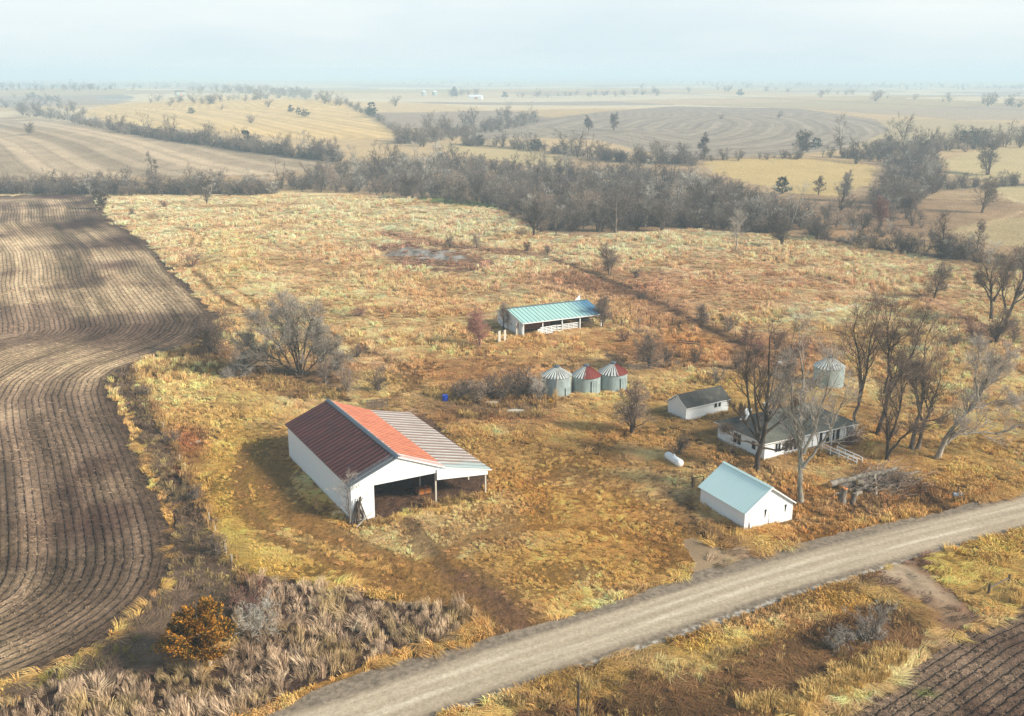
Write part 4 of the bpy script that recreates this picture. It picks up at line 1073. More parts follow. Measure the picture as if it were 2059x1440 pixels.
mass('far_woods', 'hazy bare woods and tree lines along the far hills', [
    ('l', [(-40, 172), (150, 176), (300, 172), (420, 176), (560, 190), (620, 192)], 520, 4), ('l', [(1180, 196), (1500, 180), (1700, 192), (2059, 216)], 40, 2), ('l', [(1900, 300), (2080, 290)], 26, 3),
    ('l', [(300, 204), (420, 206), (600, 196), (690, 212)], 46, 2), ('p', [(900, 190), (960, 186), (960, 192), (905, 195)], 20, 0), ('l', [(1040, 195), (1300, 190)], 26, 1), ('l', [(0, 196), (120, 206), (60, 216)], 14, 3),
    ('l', [(700, 160), (960, 172), (1050, 176)], 40, 2.5), ('l', [(0, 153), (500, 157)], 160, 1.5), ('l', [(1400, 168), (2059, 178)], 160, 2), ('l', [(600, 158), (1400, 166)], 120, 2)], 32, (8, 17), sy=1.5)

# ------------------------------------------------------------------ cedars
def leafmat(name, a, b, c):
    m = bpy.data.materials.new(name); nt, bs = nodes_of(m)
    tc = nd(nt, 'ShaderNodeTexCoord'); geo = nd(nt, 'ShaderNodeNewGeometry')
    n = noise(nt, tc.outputs['Object'], .9, 3, .6)
    f = mth(nt, 'ADD', mth(nt, 'MULTIPLY', n, 1.0), mth(nt, 'MULTIPLY_ADD', geo.outputs['Random Per Island'], .5, -.25))
    nt.links.new(ramp(nt, f, [(.32, a), (.5, b), (.68, c)]), bs.inputs['Base Color'])
    bs.inputs['Roughness'].default_value = .9; bs.inputs['Specular IOR Level'].default_value = .1
    return m
CED_RUST = leafmat('cedar_rust', (.05, .045, .014), (.25, .125, .018), (.50, .21, .028))
CED_DARK = leafmat('cedar_dark', (.018, .028, .018), (.035, .05, .03), (.05, .06, .035))

def cedar(name, label, px, py, H, wid, seed, m, n=1500, leaf=.32, group=None):
    P = at(px, py); rng = np.random.default_rng(seed)
    o = thing(name, label, 'cedar', P, rng.uniform(0, 6.28), group)
    t = MB(); t.tube([(0, 0, -.1), (.05, 0, H * .5), (0, .05, H * .95)], [H * .03, H * .02, .02], 6); t.build('trunk', BK_DARK, o, True)
    c = MB(); lobes = [(rng.uniform(0, 6.28), .02 + .83 * rng.uniform(0, 1) ** 1.35, rng.uniform(.5, 1.2)) for _ in range(34)]
    for la, lz, lr in lobes:
        # a limb that sweeps up and out, carrying flat feathery sprays
        R0 = wid * (1 - lz) ** .7 * lr + .15; z0 = lz * H
        for k in range(n // 34):
            q = rng.uniform(.15, 1) ** .7; a = la + rng.normal(0, .22 + .1 / (R0 + .2)); r = R0 * q
            p = Vector((r * math.cos(a), r * math.sin(a), z0 + q * R0 * .35 + rng.normal(0, .16)))
            d = Vector((math.cos(a) * .8, math.sin(a) * .8, .55 + rng.normal(0, .35))) + Vector(rng.normal(0, .35, 3)); d.normalize()
            w = perp(d, rng) * leaf * .26; l = leaf * rng.uniform(.6, 1.4)
            c.face([p - w * .4, p + d * l * .5 - w, p + d * l, p + d * l * .5 + w])
    c.build('crown', m, o)
    return o
cedar('cedar_tree', 'orange brown cedar at the lower corner of the plowed field', 405, 1342, 7.0, 3.7, 1, CED_RUST, 17000, .30)
for i, (px, py, H, w, lab) in enumerate([
    (748, 236, 17, 8, 'dark cedar by itself at the foot of the tan hill'), (1572, 390, 8, 4, 'dark cedar at the wood edge beside the yellow field'), (495, 292, 11, 4.5, 'dark cone shaped cedar in the slanting hedgerow'),
    (1078, 304, 8, 6, 'low dark cedar in the row beyond the pale strip'), (966, 293, 8, 4, 'small dark cedar at the left end of the pale strip'), (1945, 296, 12, 10, 'wide dark cedar beside the white dead trunk'),
    (1640, 300, 8, 5, 'dark cedar on the grey slope left of the right wood'), (914, 194, 22, 8, 'pointed dark evergreen beside the distant open shed'), (385, 230, 8, 5, 'small dark bush low on the tan hill'),
    (424, 210, 8, 4, 'small cedar high on the tan hill'), (600, 228, 7, 4, 'first of the three small cedars on the right of the tan hill'), (585, 226, 9, 4, 'middle one of the three small cedars on the tan hill'), (613, 236, 9, 8, 'low wide cedar, lowest of the three on the tan hill'),
    (142, 168, 22, 12, 'dark evergreen in the far left tree line'), (1015, 198, 14, 8, 'round dark bush right of the distant shed'), (67, 196, 10, 6, 'tiny cedar on the far left field'), (1488, 193, 16, 10, 'tiny dark cedar on the far fence line')]):
    cedar('cedar_tree', lab, px, py, H, w, 60 + i, CED_DARK, 700, H * .12)
for i, (px, py, H, lab) in enumerate([(342, 214, 7, 'bare bush high on the tan hill, left of the small cedar'), (408, 209, 9, 'bare bush beside the small cedar high on the tan hill'), (492, 205, 9, 'bare thicket at the top of the tan hill'), (540, 216, 10, 'wide bare thicket right at the top of the tan hill'),
    (505, 248, 9, 'bare bush with brush in the middle of the tan hill'), (445, 222, 6, 'low brush across the middle of the tan hill'), (795, 214, 14, 'round bare tree right of the tan hill'), (1450, 240, 6, 'brush island inside the contour loops'), (1565, 238, 7, 'small brush island at the right of the contour loops'),
    (1650, 196, 14, 'far bare tree on the fence line above the contour field'), (1760, 204, 20, 'far wide tree on the fence line'), (1985, 214, 18, 'far single tree at the right end of the fence line'), (1290, 178, 18, 'far bare trees beyond the pale field')]):
    P = at(px, py); k = (2, 5, 4)[i % 3]
    o = bpy.data.objects.new('bare_shrub' if H < 12 else 'bare_tree', WOODV[k]); COL.objects.link(o); o.location = P; s = H / 11; o.scale = (s * 1.6, s * 1.4, s)
    tag(o, lab, 'shrub' if H < 12 else 'tree')

# ------------------------------------------------------------------ building materials
WHITE = siding('white_siding', (.80, .82, .82), .30, 'XY')
WHITEC = siding('white_metal', (.82, .84, .84), .9, 'XY', dirtamt=.16, gd=.92)
WTRIM = plain('white_trim', (.80, .80, .78), .5, .06)
DARKIN = plain('dark_timber', tuple(lin(92, 74, 60)), .9, .3)
WOODG = plain('weathered_wood', tuple(lin(120, 104, 90)), .9, .4, 2.0, stretch=(1, 1, .2))
POSTW = plain('pale_post', tuple(lin(190, 180, 165)), .8, .2)
GLASS = plain('window_glass', (.02, .024, .03), .12, .3, spec=.6)
SHING = plain('dark_shingle', tuple(lin(74, 72, 68)), .95, .45, 2.4, dirt=tuple(lin(112, 108, 92)), bumpd=.03)
SHING_LIT = plain('lit_olive_shingle', tuple(lin(100, 100, 90)), .95, .35, 2.4, dirt=tuple(lin(70, 72, 66)), bumpd=.03)  # house shingle in a lighter olive, for the sunlit front slope
CEM = plain('concrete', tuple(lin(190, 180, 165)), .9, .3, 1.5, dirt=tuple(lin(120, 105, 90)))

def roofmat(name, fn, rough=.5, metal=0.0, spec=.35):
    m = bpy.data.materials.new(name); nt, b = nodes_of(m)
    tc = nd(nt, 'ShaderNodeTexCoord'); sx = nd(nt, 'ShaderNodeSeparateXYZ'); nt.links.new(tc.outputs['Object'], sx.inputs[0])
    nt.links.new(fn(nt, tc.outputs['Object'], *sx.outputs), b.inputs['Base Color'])
    b.inputs['Roughness'].default_value = rough; b.inputs['Metallic'].default_value = metal; b.inputs['Specular IOR Level'].default_value = spec
    return m

def maroon(nt, o, x, y, z):
    n = noise(nt, mapping(nt, o, (.25, 1.3, 1)), 1.0, 5, .7)
    near = mth(nt, 'DIVIDE', x, 6.3)          # 0 eave .. 1 ridge
    front = ramp(nt, y, [(0, 1), (.012, 1), (.05, 0)])
    n2 = noise(nt, o, 3.0, 4, .6)
    red = mixc(nt, tuple(lin(46, 18, 18)), tuple(lin(88, 42, 36)), ramp(nt, n, [(.3, 0), (.7, 1)]))
    f = ramp(nt, mth(nt, 'MULTIPLY_ADD', n, .75, near), [(1.04, 0), (1.32, 1)])
    c = mixc(nt, red, tuple(lin(124, 136, 142)), f)
    fr = ramp(nt, mth(nt, 'MULTIPLY_ADD', n2, .3, mth(nt, 'DIVIDE', y, 10)), [(.20, 1), (.30, 0)])
    return mixc(nt, c, tuple(lin(96, 98, 100)), fr)
def orange(nt, o, x, y, z):
    n = noise(nt, mapping(nt, o, (.3, 1.2, 1)), 1.0, 5, .7); n2 = noise(nt, o, 2.5, 4, .6)
    u = mth(nt, 'DIVIDE', mth(nt, 'SUBTRACT', x, 6.1), 6.1)
    red = mixc(nt, tuple(lin(150, 72, 42)), tuple(lin(200, 116, 76)), ramp(nt, noise(nt, mapping(nt, o, (.5, 2.2, 1)), 1.2, 5, .7), [(.3, 0), (.7, 1)]))
    w = ramp(nt, mth(nt, 'MULTIPLY_ADD', n, .35, u), [(.20, 1), (.30, 0)])
    fr = ramp(nt, mth(nt, 'MULTIPLY_ADD', n, .25, mth(nt, 'DIVIDE', y, 12)), [(.20, 1), (.27, 0)])
    st = mth(nt, 'FRACT', mth(nt, 'DIVIDE', y, .62))
    c = mixc(nt, red, tuple(lin(205, 205, 205)), mth(nt, 'MULTIPLY', mth(nt, 'MAXIMUM', w, fr), ramp(nt, st, [(.2, .35), (.5, 1), (.8, .35)])))
    return c
def peeled(nt, o, x, y, z):
    st = mth(nt, 'FRACT', mth(nt, 'DIVIDE', y, 1.24))
    n = noise(nt, mapping(nt, o, (.2, 1.0, 1)), 1.0, 5, .7); n2 = noise(nt, o, .35, 3, .6)
    band = ramp(nt, mth(nt, 'MULTIPLY_ADD', n, .35, mth(nt, 'SUBTRACT', mth(nt, 'ABSOLUTE', mth(nt, 'MULTIPLY_ADD', st, 2, -1)), .17)), [(.50, 0), (.62, 1)])
    dark = mixc(nt, tuple(lin(112, 94, 86)), tuple(lin(140, 114, 102)), n2)
    c = mixc(nt, mixc(nt, tuple(lin(214, 208, 198)), tuple(lin(176, 160, 146)), ramp(nt, n, [(.45, 0), (.7, 1)])), dark, band)
    fr = ramp(nt, mth(nt, 'MULTIPLY_ADD', n2, .25, mth(nt, 'DIVIDE', y, 14)), [(.20, 1), (.32, 0)])
    return mixc(nt, c, tuple(lin(150, 172, 170)), mth(nt, 'MULTIPLY', fr, .7))
def teal(nt, o, x, y, z):
    n = noise(nt, mapping(nt, o, (.5, .12, 1)), 1.0, 5, .7)
    c = mixc(nt, tuple(lin(150, 188, 180)), tuple(lin(188, 218, 206)), n)
    e = ramp(nt, mth(nt, 'MULTIPLY_ADD', n, 10.0, x), [(.0, 0), (1, 1)])
    f = ramp(nt, mth(nt, 'DIVIDE', mth(nt, 'MULTIPLY_ADD', n, 9.0, x), 26), [(.68, 0), (.86, 1)])
    c = mixc(nt, c, tuple(lin(84, 126, 156)), f)
    st = mth(nt, 'FRACT', mth(nt, 'DIVIDE', x, .95))
    return mixc(nt, c, tuple(lin(96, 146, 146)), ramp(nt, st, [(.0, .9), (.1, .9), (.16, 0), (.9, 0), (1, .6)]))
def cyan(nt, o, x, y, z):
    n = noise(nt, mapping(nt, o, (.3, 1, 1)), .6, 4, .6)
    c = mixc(nt, tuple(lin(218, 242, 232)), tuple(lin(230, 248, 240)), n)
    st = mth(nt, 'FRACT', mth(nt, 'DIVIDE', y, .42))
    return mixc(nt, c, tuple(lin(186, 222, 224)), ramp(nt, st, [(0, .5), (.12, .5), (.25, 0), (.85, 0), (1, .4)]))
MAROON, ORANGE, PEEL, TEAL, CYAN = (roofmat(n, f) for n, f in (('maroon_metal', maroon), ('orange_metal', orange), ('peeled_metal', peeled), ('teal_metal', teal), ('pale_blue_metal', cyan)))
GALV = plain('galvanized', tuple(lin(160, 174, 172)), .5, .28, 1.4, metal=0, dirt=tuple(lin(104, 110, 110)), stretch=(1, 1, .4))
RIDGE = plain('ridge_metal', tuple(lin(86, 96, 104)), .5, .15)

def slope(mb, a, b, y0, y1, pitch, hh=.05, th=.06):
    """ribbed metal sheet: a=(x,z) eave, b=(x,z) ridge, run along y"""
    ys = [y0]; hs = [0]; y = y0 + pitch * .5
    while y < y1 - .1:
        for o, h in ((-.09, 0), (-.045, hh), (.045, hh), (.09, 0)): ys.append(y + o); hs.append(h)
        y += pitch
    ys.append(y1); hs.append(0)
    dx, dz = b[0] - a[0], b[1] - a[1]; L = math.hypot(dx, dz); nx, nz = -dz / L, dx / L
    if nz < 0: nx, nz = -nx, -nz
    for i in range(len(ys) - 1):
        P = lambda c, k, e=0: (c[0] + nx * (hs[k] + e), ys[k], c[1] + nz * (hs[k] + e))
        mb.face([P(a, i), P(a, i + 1), P(b, i + 1), P(b, i)] if dx < 0 else [P(b, i), P(b, i + 1), P(a, i + 1), P(a, i)])
    q = lambda c, y: (c[0] - nx * th, y, c[1] - nz * th)
    t = lambda c, y: (c[0], y, c[1])
    mb.face([q(a, y0), q(b, y0), q(b, y1), q(a, y1)])
    mb.face([t(a, y0), q(a, y0), q(a, y1), t(a, y1)]); mb.face([t(b, y0), t(b, y1), q(b, y1), q(b, y0)])
    mb.face([t(a, y0), t(b, y0), q(b, y0), q(a, y0)]); mb.face([t(a, y1), q(a, y1), q(b, y1), t(b, y1)])
    return mb

def window(parent, x0, x1, z0, z1, y, side='-Y', bars=1, frame=WTRIM):
    """window on a wall: side -Y (front, at y) or -X (left wall, at x=y)"""
    f = MB(); g = MB(); e = .05
    def bx(b, a0, a1, c0, c1, d0, d1):
        if side == '-Y': b.box(a0, a1, y - d1, y - d0, c0, c1)
        else: b.box(y - d1, y - d0, a0, a1, c0, c1)
    bx(f, x0 - .08, x0, z0 - .08, z1 + .08, .003, e); bx(f, x1, x1 + .08, z0 - .08, z1 + .08, .003, e)
    bx(f, x0, x1, z1, z1 + .08, .003, e); bx(f, x0, x1, z0 - .08, z0, .003, e)
    for k in range(bars): c = x0 + (x1 - x0) * (k + 1) / (bars + 1); bx(f, c - .03, c + .03, z0, z1, .012, e - .01)
    bx(g, x0, x1, z0, z1, .003, .01)
    w = f.build('window', frame, parent); g.build('pane', GLASS, w)
    return w

# ------------------------------------------------------------------ machine shed
A_B = R(29.0)
ms = thing('machine_shed', 'big white machine shed with maroon and orange metal roof and open lean-to', 'barn', (-19.3, 113.0, 0), A_B)
w = MB()
w.box(0, .15, 0, 25, -.1, 4.72)
w.box(.15, 12.2, 24.85, 25, -.1, 4.2)
w.build('side_wall', WHITEC, ms)
g = MB()
g.prism([(0, -.1), (2.95, -.1), (2.95, 4.15), (11.25, 4.15), (11.25, 4.72), (12.2, 4.72), (6.1, 7.2), (0, 4.72)][:0] or [(0, 4.15), (12.2, 4.15), (12.2, 4.70), (6.1, 7.15), (0, 4.70)], 'Y', -.12, -.01)
g.box(0, 2.95, -.12, -.01, -.1, 4.15)
g.build('front_wall', WHITEC, ms)
g = MB(); g.prism([(.15, 4.2), (12.2, 4.2), (12.2, 4.66), (6.1, 7.1), (.15, 4.66)], 'Y', 24.85, 25.0); g.build('rear_gable', WHITEC, ms)
g = MB(); g.prism([(11.25, 3.25), (18.35, 2.62), (18.35, 3.10), (12.25, 4.62), (11.25, 4.62)], 'Y', -.30, -.125); g.build('lean_to_panel', WHITEC, ms)
slope(MB(), (-.35, 4.72), (6.1, 7.32), -.35, 25.3, .98, .10).build('left_roof', MAROON, ms)
slope(MB(), (12.35, 4.82), (6.1, 7.32), -.35, 25.3, .98, .07).build('right_roof', ORANGE, ms)
slope(MB(), (18.9, 3.20), (12.15, 4.74), -.35, 25.6, 1.24, .09).build('lean_to_roof', PEEL, ms)
g = MB(); g.prism([(5.75, 7.24), (6.1, 7.40), (6.45, 7.24), (6.45, 7.30), (6.1, 7.47), (5.75, 7.30)], 'Y', -.37, 25.32); g.build('ridge_cap', RIDGE, ms)
g = MB(); g.bar((-.37, -.36, 4.66), (6.1, -.36, 7.26), .03, .2); g.build('rake_trim', RIDGE, ms)
g = MB(); g.bar((6.1, -.365, 7.26), (12.3, -.365, 4.76), .03, .18); g.bar((12.3, -.365, 4.68), (18.9, -.365, 3.16), .03, .16); g.build('rake_trim', WTRIM, ms)
for y in (0.1, 5, 10, 15, 20, 24.9):
    MB().box(11.1, 11.3, y - .1, y + .1, -.1, 4.5).build('post', POSTW, ms)
    MB().box(18.1, 18.3, y - .1, y + .1, -.1, 2.9).build('post', POSTW, ms)
g = MB(); g.box(18.15, 18.28, -.1, 25.3, 2.88, 3.1); g.box(11.15, 11.28, .2, 24.8, 4.5, 4.72); g.build('beam', DARKIN, ms)
for y in (5, 10, 15, 20):
    g = MB(); g.bar((.2, y, 4.55), (12.1, y, 4.55), .08, .2); g.bar((.2, y, 4.62), (6.1, y, 7.1), .08, .15); g.bar((12, y, 4.62), (6.1, y, 7.1), .08, .15); g.build('truss', DARKIN, ms)
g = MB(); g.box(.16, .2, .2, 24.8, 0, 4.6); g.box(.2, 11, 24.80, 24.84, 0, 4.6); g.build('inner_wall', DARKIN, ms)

def loc_of(x, y, o=(-19.3, 113.0), a=A_B): return (o[0] + x * math.cos(a) - y * math.sin(a), o[1] + x * math.sin(a) + y * math.cos(a), 0)
RUST = plain('rust_wood', tuple(lin(196, 122, 62)), .8, .3)
cr = thing('wooden_crate', 'orange brown wooden crate on the shed floor behind the front post', 'crate', (*gp(852, 992), 0), A_B)
g = MB(); g.box(-.95, .95, -.5, .5, .12, .85); g.build('crate_body', RUST, cr)
g = MB(); [g.box(x - .06, x + .06, -.54, .54, 0, .92) for x in (-.85, 0, .85)]; g.build('batten', WOODG, cr)
bm_ = MB(); bm_.bar((0, 0, .45), (2.6, -1.8, .3), .26, .3); bm_.bar((-.2, -.2, 0), (-.2, -.2, .32), .2); bm_.bar((2.4, -1.6, 0), (2.4, -1.6, .2), .2)
o = bm_.build('timber_beam', WOODG); o.location = (*gp(826, 972), 0); tag(o, 'weathered timber lying on blocks inside the machine shed', 'beam')
# poles leaning at the shed corner
rngp = np.random.default_rng(4)
bx, by = gp(722, 1052)
for i in range(18):
    a = rngp.uniform(0, 6.28); r = rngp.uniform(.3, 1.45); h = rngp.uniform(1.9, 3.4)
    g = MB(); p = Vector((math.cos(a) * r, math.sin(a) * r * .7, -.05)); q = Vector((rngp.normal(0, .25), rngp.normal(0, .25) + .3, h))
    g.tube([p, p.lerp(q, .5) + Vector((rngp.normal(0, .05), 0, 0)), q], [.085, .075, .055], 6)
    o = g.build('wooden_pole', WOODG if i % 3 else BK_DARK); o.location = (bx, by, 0)
    tag(o, 'old wooden pole in the heap leaning together at the machine shed corner', 'pole', 'poles heaped at the shed corner')
g = MB(); g.tube([(-.1, -1.2, .05), (1.6, -.1, 1.5)], [.07, .05], 6); o = g.build('wooden_pole', POSTW); o.location = (bx, by, 0)
tag(o, 'pale pole lying slanted across the front of the pole heap', 'pole')

# ------------------------------------------------------------------ garage
ga = thing('garage', 'white gable garage by the road with pale blue metal roof', 'garage', (27.4, 110.6, 0), R(26.2))
g = MB(); g.box(0, .12, 0, 8.6, -.1, 2.36); g.box(6.98, 7.1, 0, 8.6, -.1, 2.36); g.box(.12, 6.98, 8.48, 8.6, -.1, 2.36); g.build('side_wall', WHITE, ga)
g = MB(); g.prism([(0, -.1), (7.1, -.1), (7.1, 2.40), (3.55, 4.82), (0, 2.40)], 'Y', -.12, -.005); g.build('front_wall', WHITEC, ga)
g = MB(); g.prism([(.0, 2.37), (7.1, 2.37), (3.55, 4.8)], 'Y', 8.45, 8.6); g.build('rear_gable', WHITE, ga)
slope(MB(), (-.3, 2.26), (3.55, 4.90), -.4, 8.9, .42, .016).build('left_roof', CYAN, ga)
slope(MB(), (7.4, 2.26), (3.55, 4.90), -.4, 8.9, .42, .035).build('right_roof', CYAN, ga)
g = MB(); g.prism([(3.3, 4.83), (3.55, 4.96), (3.8, 4.83), (3.8, 4.88), (3.55, 5.03), (3.3, 4.88)], 'Y', -.42, 8.92); g.build('ridge_cap', CYAN, ga)
g = MB(); g.bar((-.3, -.41, 2.2), (3.55, -.41, 4.84), .03, .16); g.bar((3.55, -.41, 4.84), (7.4, -.41, 2.2), .03, .16); g.build('rake_trim', WTRIM, ga)
for x0, x1 in ((.55, 3.42), (3.52, 6.55)):
    d = MB(); d.box(x0, x1, -.17, -.125, .02, 2.1); dd = d.build('door', WHITEC, ga)
DK = plain('dark_gap', (.02, .018, .016), .9, .2)
g = MB()
for x, z0, z1, w_ in ((3.47, -.02, .8, .10), (2.9, 1.05, 2.15, .22), (5.95, 1.2, 2.2, .22), (.62, .0, .95, .14)): g.prism([(x - w_ * .15, z0), (x + w_ * .15, z0), (x + w_ * 1.0, z1), (x - w_ * .6, z1)] if z0 > 1 else [(x - w_, z0), (x + w_, z0), (x + w_ * .1, z1), (x - w_ * .1, z1)], 'Y', -.185, -.172)
g.build('gap', DK, ga)
g = MB(); [g.box(x - .04, x + .10, -.15, .06, 0, 2.38) for x in (-.06, 7.05)]; g.build('corner_trim', WTRIM, ga)

# ------------------------------------------------------------------ small outbuilding (ridge runs along x)
ob = thing('outbuilding', 'small white outbuilding with dark shingle roof behind the farmhouse', 'shed', (27.0, 150.1, 0), R(32.5))
g = MB(); g.box(0, 9.0, 0, .12, -.1, 2.05); g.box(0, 9.0, 4.1, 4.22, -.1, 2.05); g.build('side_wall', WHITE, ob)
for x in (0, 8.88): MB().prism([(.0, -.1), (4.22, -.1), (4.22, 2.08), (2.11, 3.55), (0, 2.08)], 'X', x - .002, x + .125).build('gable_wall', WHITE, ob)
for y0, y1 in ((-.3, 2.11), (4.52, 2.11)):
    r = MB(); z0, z1 = 1.93, 3.62
    a, b = (y0, z0), (y1, z1)
    r.prism([a, b, (b[0], b[1] + .1), (a[0], a[1] + .1)], 'X', -.22, 9.2); r.build('roof', SHING, ob)
window(ob, 5.9, 6.5, 1.05, 1.8, 0, bars=0); window(ob, 6.75, 7.3, 1.05, 1.8, 0, bars=0)
g = MB(); g.bar((-.24, -.3, 1.98), (-.24, 2.11, 3.66), .03, .14); g.bar((-.24, 4.52, 1.98), (-.24, 2.11, 3.66), .03, .14); g.box(-.2, 9.2, -.33, -.30, 1.9, 2.04); g.build('eave_trim', WTRIM, ob)

# ------------------------------------------------------------------ farmhouse
A_H = R(28.5)
fh = thing('farmhouse', 'abandoned white farmhouse with dark hip roof half hidden by bare trees', 'house', (35.1, 133.0, 0), A_H)
W_, D_ = 17.2, 10.0
g = MB(); g.box(0, .15, 0, D_, -.1, 2.75); g.box(.15, W_, D_ - .15, D_, -.1, 2.75); g.box(W_ - .15, W_, 0, D_ - .15, -.1, 2.75); g.box(.15, 7.0, 0, .15, -.1, 2.75); g.box(7.0, 7.15, .15, .6, -.1, 2.75)
g.box(7.15, W_ - .15, .45, .6, -.1, 2.75); g.build('wall', WHITE, fh)
z0, z1 = 2.72, 5.1; e = .45
A_, B_, C_, Dd = (-e, -e, z0), (W_ + e, -e, z0), (W_ + e, D_ + e, z0), (-e, D_ + e, z0); r1, r2 = (4.6, 5.0, z1), (12.8, 5.0, z1)
rf = MB(); rf.face([A_, B_, r2, r1]); rf.build('roof', SHING_LIT, fh)  # front slope: sunlight put into its lighter shingle colour
rf2 = MB(); rf2.face([Dd, A_, r1]); rf2.face([C_, Dd, r1, r2]); rf2.face([B_, C_, r2]); rf2.build('roof', SHING, fh)  # remaining slopes: shade put into the colour by the darker shingle
g = MB(); g.box(-e + .02, W_ + e - .02, -e + .02, D_ + e - .02, z0 - .16, z0 - .01); so = g.build('soffit', WTRIM, fh)
g = MB(); g.box(4.9, 5.5, 5.6, 6.2, 4.4, 5.9); g.box(4.8, 5.6, 5.5, 6.3, 5.9, 6.0); g.build('chimney', CEM, fh)
g = MB(); g.bar((1.2, 6.2, 3.9), (3.6, 7.6, 4.9), .9, .05); g.build('loose_sheet', WTRIM, fh)
g = MB(); g.tube([(12.6, 5.6, 4.9), (12.6, 5.6, 5.6)], [.1, .1], 8); g.build('vent_pipe', WTRIM, fh)
window(fh, 1.9, 2.9, .9, 2.2, 0); window(fh, 3.7, 4.3, .7, 2.3, 0, bars=0); window(fh, 4.55, 5.15, .7, 2.3, 0, bars=0); window(fh, 5.4, 6.0, .7, 2.3, 0, bars=0)
window(fh, 4.9, 6.5, .7, 2.2, 0, '-X', 1); window(fh, 1.8, 2.6, 1.0, 2.2, 0, '-X', 0)
for x in (10.6, 12.0, 13.0, 14.0): window(fh, x, x + .7, .4, 2.35, .45, bars=0)
d = MB(); d.box(8.6, 9.5, .39, .446, .31, 2.3); dd = d.build('door', WHITE, fh); MB().box(9.3, 9.4, .35, .388, 1.15, 1.3).build('handle', DK, dd)
for x in (7.3, 9.9, 12.5, 15.0, 16.9): MB().box(x - .07, x + .07, -.28, -.14, -.05, 2.55).build('porch_post', WTRIM, fh)
MB().box(7.16, W_, -.40, .44, -.1, .3).build('porch_floor', WOODG, fh)
g = MB(); g.box(-.05, 7.05, -.04, -.002, -.1, .35); g.box(-.04, -.002, .0, D_, -.1, .3); g.build('foundation', CEM, fh)
# ramp with white rails
rp = thing('access_ramp', 'weathered ramp with white wooden handrails at the farmhouse porch', 'ramp', (*gp(1652, 912), 0), 0)
p0 = Vector((0, 0, 0)); pe = Vector((*gp(1722, 938), 0)) - Vector((*gp(1652, 912), 0)); pd = pe.normalized(); pn = Vector((-pd.y, pd.x, 0))
if pn.y < 0: pn = -pn
Lr = pe.length
g = MB(); g.bar(p0 + pn * .55 + Vector((0, 0, .5)), p0 + pd * Lr + pn * .55 + Vector((0, 0, .1)), 1.1, .08); g.build('deck', WOODG, rp)
for s_ in (0, 1.15):
    q = pn * s_; st = .0 if s_ == 0 else .28
    rb = MB()
    for h in (.62, 1.05): rb.bar(p0 + pd * Lr * st + q + Vector((0, 0, h + .45 * (1 - st))), p0 + pd * Lr + q + Vector((0, 0, h)), .09, .11)
    for t in np.linspace(st, 1, 5 if s_ == 0 else 4): c = p0 + pd * Lr * float(t) + q; rb.bar(c + Vector((0, 0, -.05)), c + Vector((0, 0, 1.1 + .45 * (1 - float(t)))), .11)
    rb.build('handrail', WTRIM, rp)

# ------------------------------------------------------------------ cattle shed
A_S = R(26.5)
cs = thing('cattle_shed', 'long open fronted cattle shed with teal blue metal roof', 'shed', (2.3, 202.6, 0), A_S)
LS = 18.8
g = MB(); g.prism([(.5, -.1), (12.1, -.1), (12.1, 3.05), (7.0, 4.35), (.1, 2.92), (.1, 2.3), (.5, 2.0)], 'X', -.02, .1); g.build('end_wall', WHITEC, cs)
g = MB(); g.prism([(5.0, -.1), (12.1, -.1), (12.1, 3.05), (7.0, 4.35), (5.0, 3.9)], 'X', LS - .1, LS + .02); g.build('end_wall', WOODG, cs)
g = MB(); g.box(.1, LS - .1, 12.0, 12.1, -.1, 3.05); g.build('rear_wall', WHITEC, cs)
def xs_slope(a, b, x0, x1, pitch, hh):
    m = MB(); slope(m, a, b, x0, x1, pitch, hh); m.v = [(y, x, z) for x, y, z in m.v]; m.f = [f[::-1] for f in m.f]; return m
xs_slope((-.5, 2.98), (7.0, 4.52), -.45, LS + .45, .95, .07).build('front_roof', TEAL, cs)
xs_slope((12.5, 3.02), (7.0, 4.52), -.45, LS + .45, .95, .07).build('rear_roof', TEAL, cs)
g = MB(); g.box(-.4, LS + .4, -.56, -.52, 2.78, 2.96); g.build('eave_trim', WTRIM, cs)
g = MB(); g.prism([(6.7, 4.5), (7.0, 4.6), (7.3, 4.5), (7.0, 4.66)], 'X', -.46, LS + .46); g.build('ridge_cap', RIDGE, cs)
g = MB(); g.prism([(16.2, 4.4), (17.8, 4.4), (17.7, 5.7)], 'Y', 7.5, 7.56); g.build('loose_sheet', WTRIM, cs)
for x in (.05, 4.5, 9.1, 13.4, 18.6):
    MB().box(x - .1, x + .1, -.1, .1, -.1, 2.95).build('post', WTRIM, cs)
    MB().box(x - .1, x + .1, 6.9, 7.1, -.1, 4.4).build('post', WOODG, cs)
def srel(x, y): return loc_of(x, y, (2.3, 202.6), A_S)
def gate(name, label, loc, rz, L, H, bars, mat, lean=0.0, uprights=3, group=None, z=0, cat='gate'):
    o = thing(name, label, cat, (loc[0], loc[1], z), rz, group); o.rotation_euler[0] = lean
    g = MB(); [g.box(0, L, -.03, .03, H * (i + .4) / bars, H * (i + .4) / bars + H / bars * .52) for i in range(bars)]; g.build('rail', mat, o)
    g = MB(); [g.box(x - .06, x + .06, -.065, -.032, 0, H) for x in np.linspace(.1, L - .1, uprights)]; g.build('upright', mat, o)
    return o
gate('slatted_gate', 'white slatted gate set level in the right bay of the cattle shed', srel(9.5, .25), A_S, 3.8, 1.65, 5, WTRIM, 0, 4)
gate('slatted_gate', 'white slatted gate leaning at a slant in the middle bay of the cattle shed', srel(3.9, -.4), A_S + .12, 4.2, 1.6, 5, WTRIM, -.15, 4)
gate('slatted_gate', 'short white gate end stacked at the left of the slanted gate', srel(3.1, -.9), A_S + .5, 1.3, 1.35, 5, WTRIM, -.2, 2)
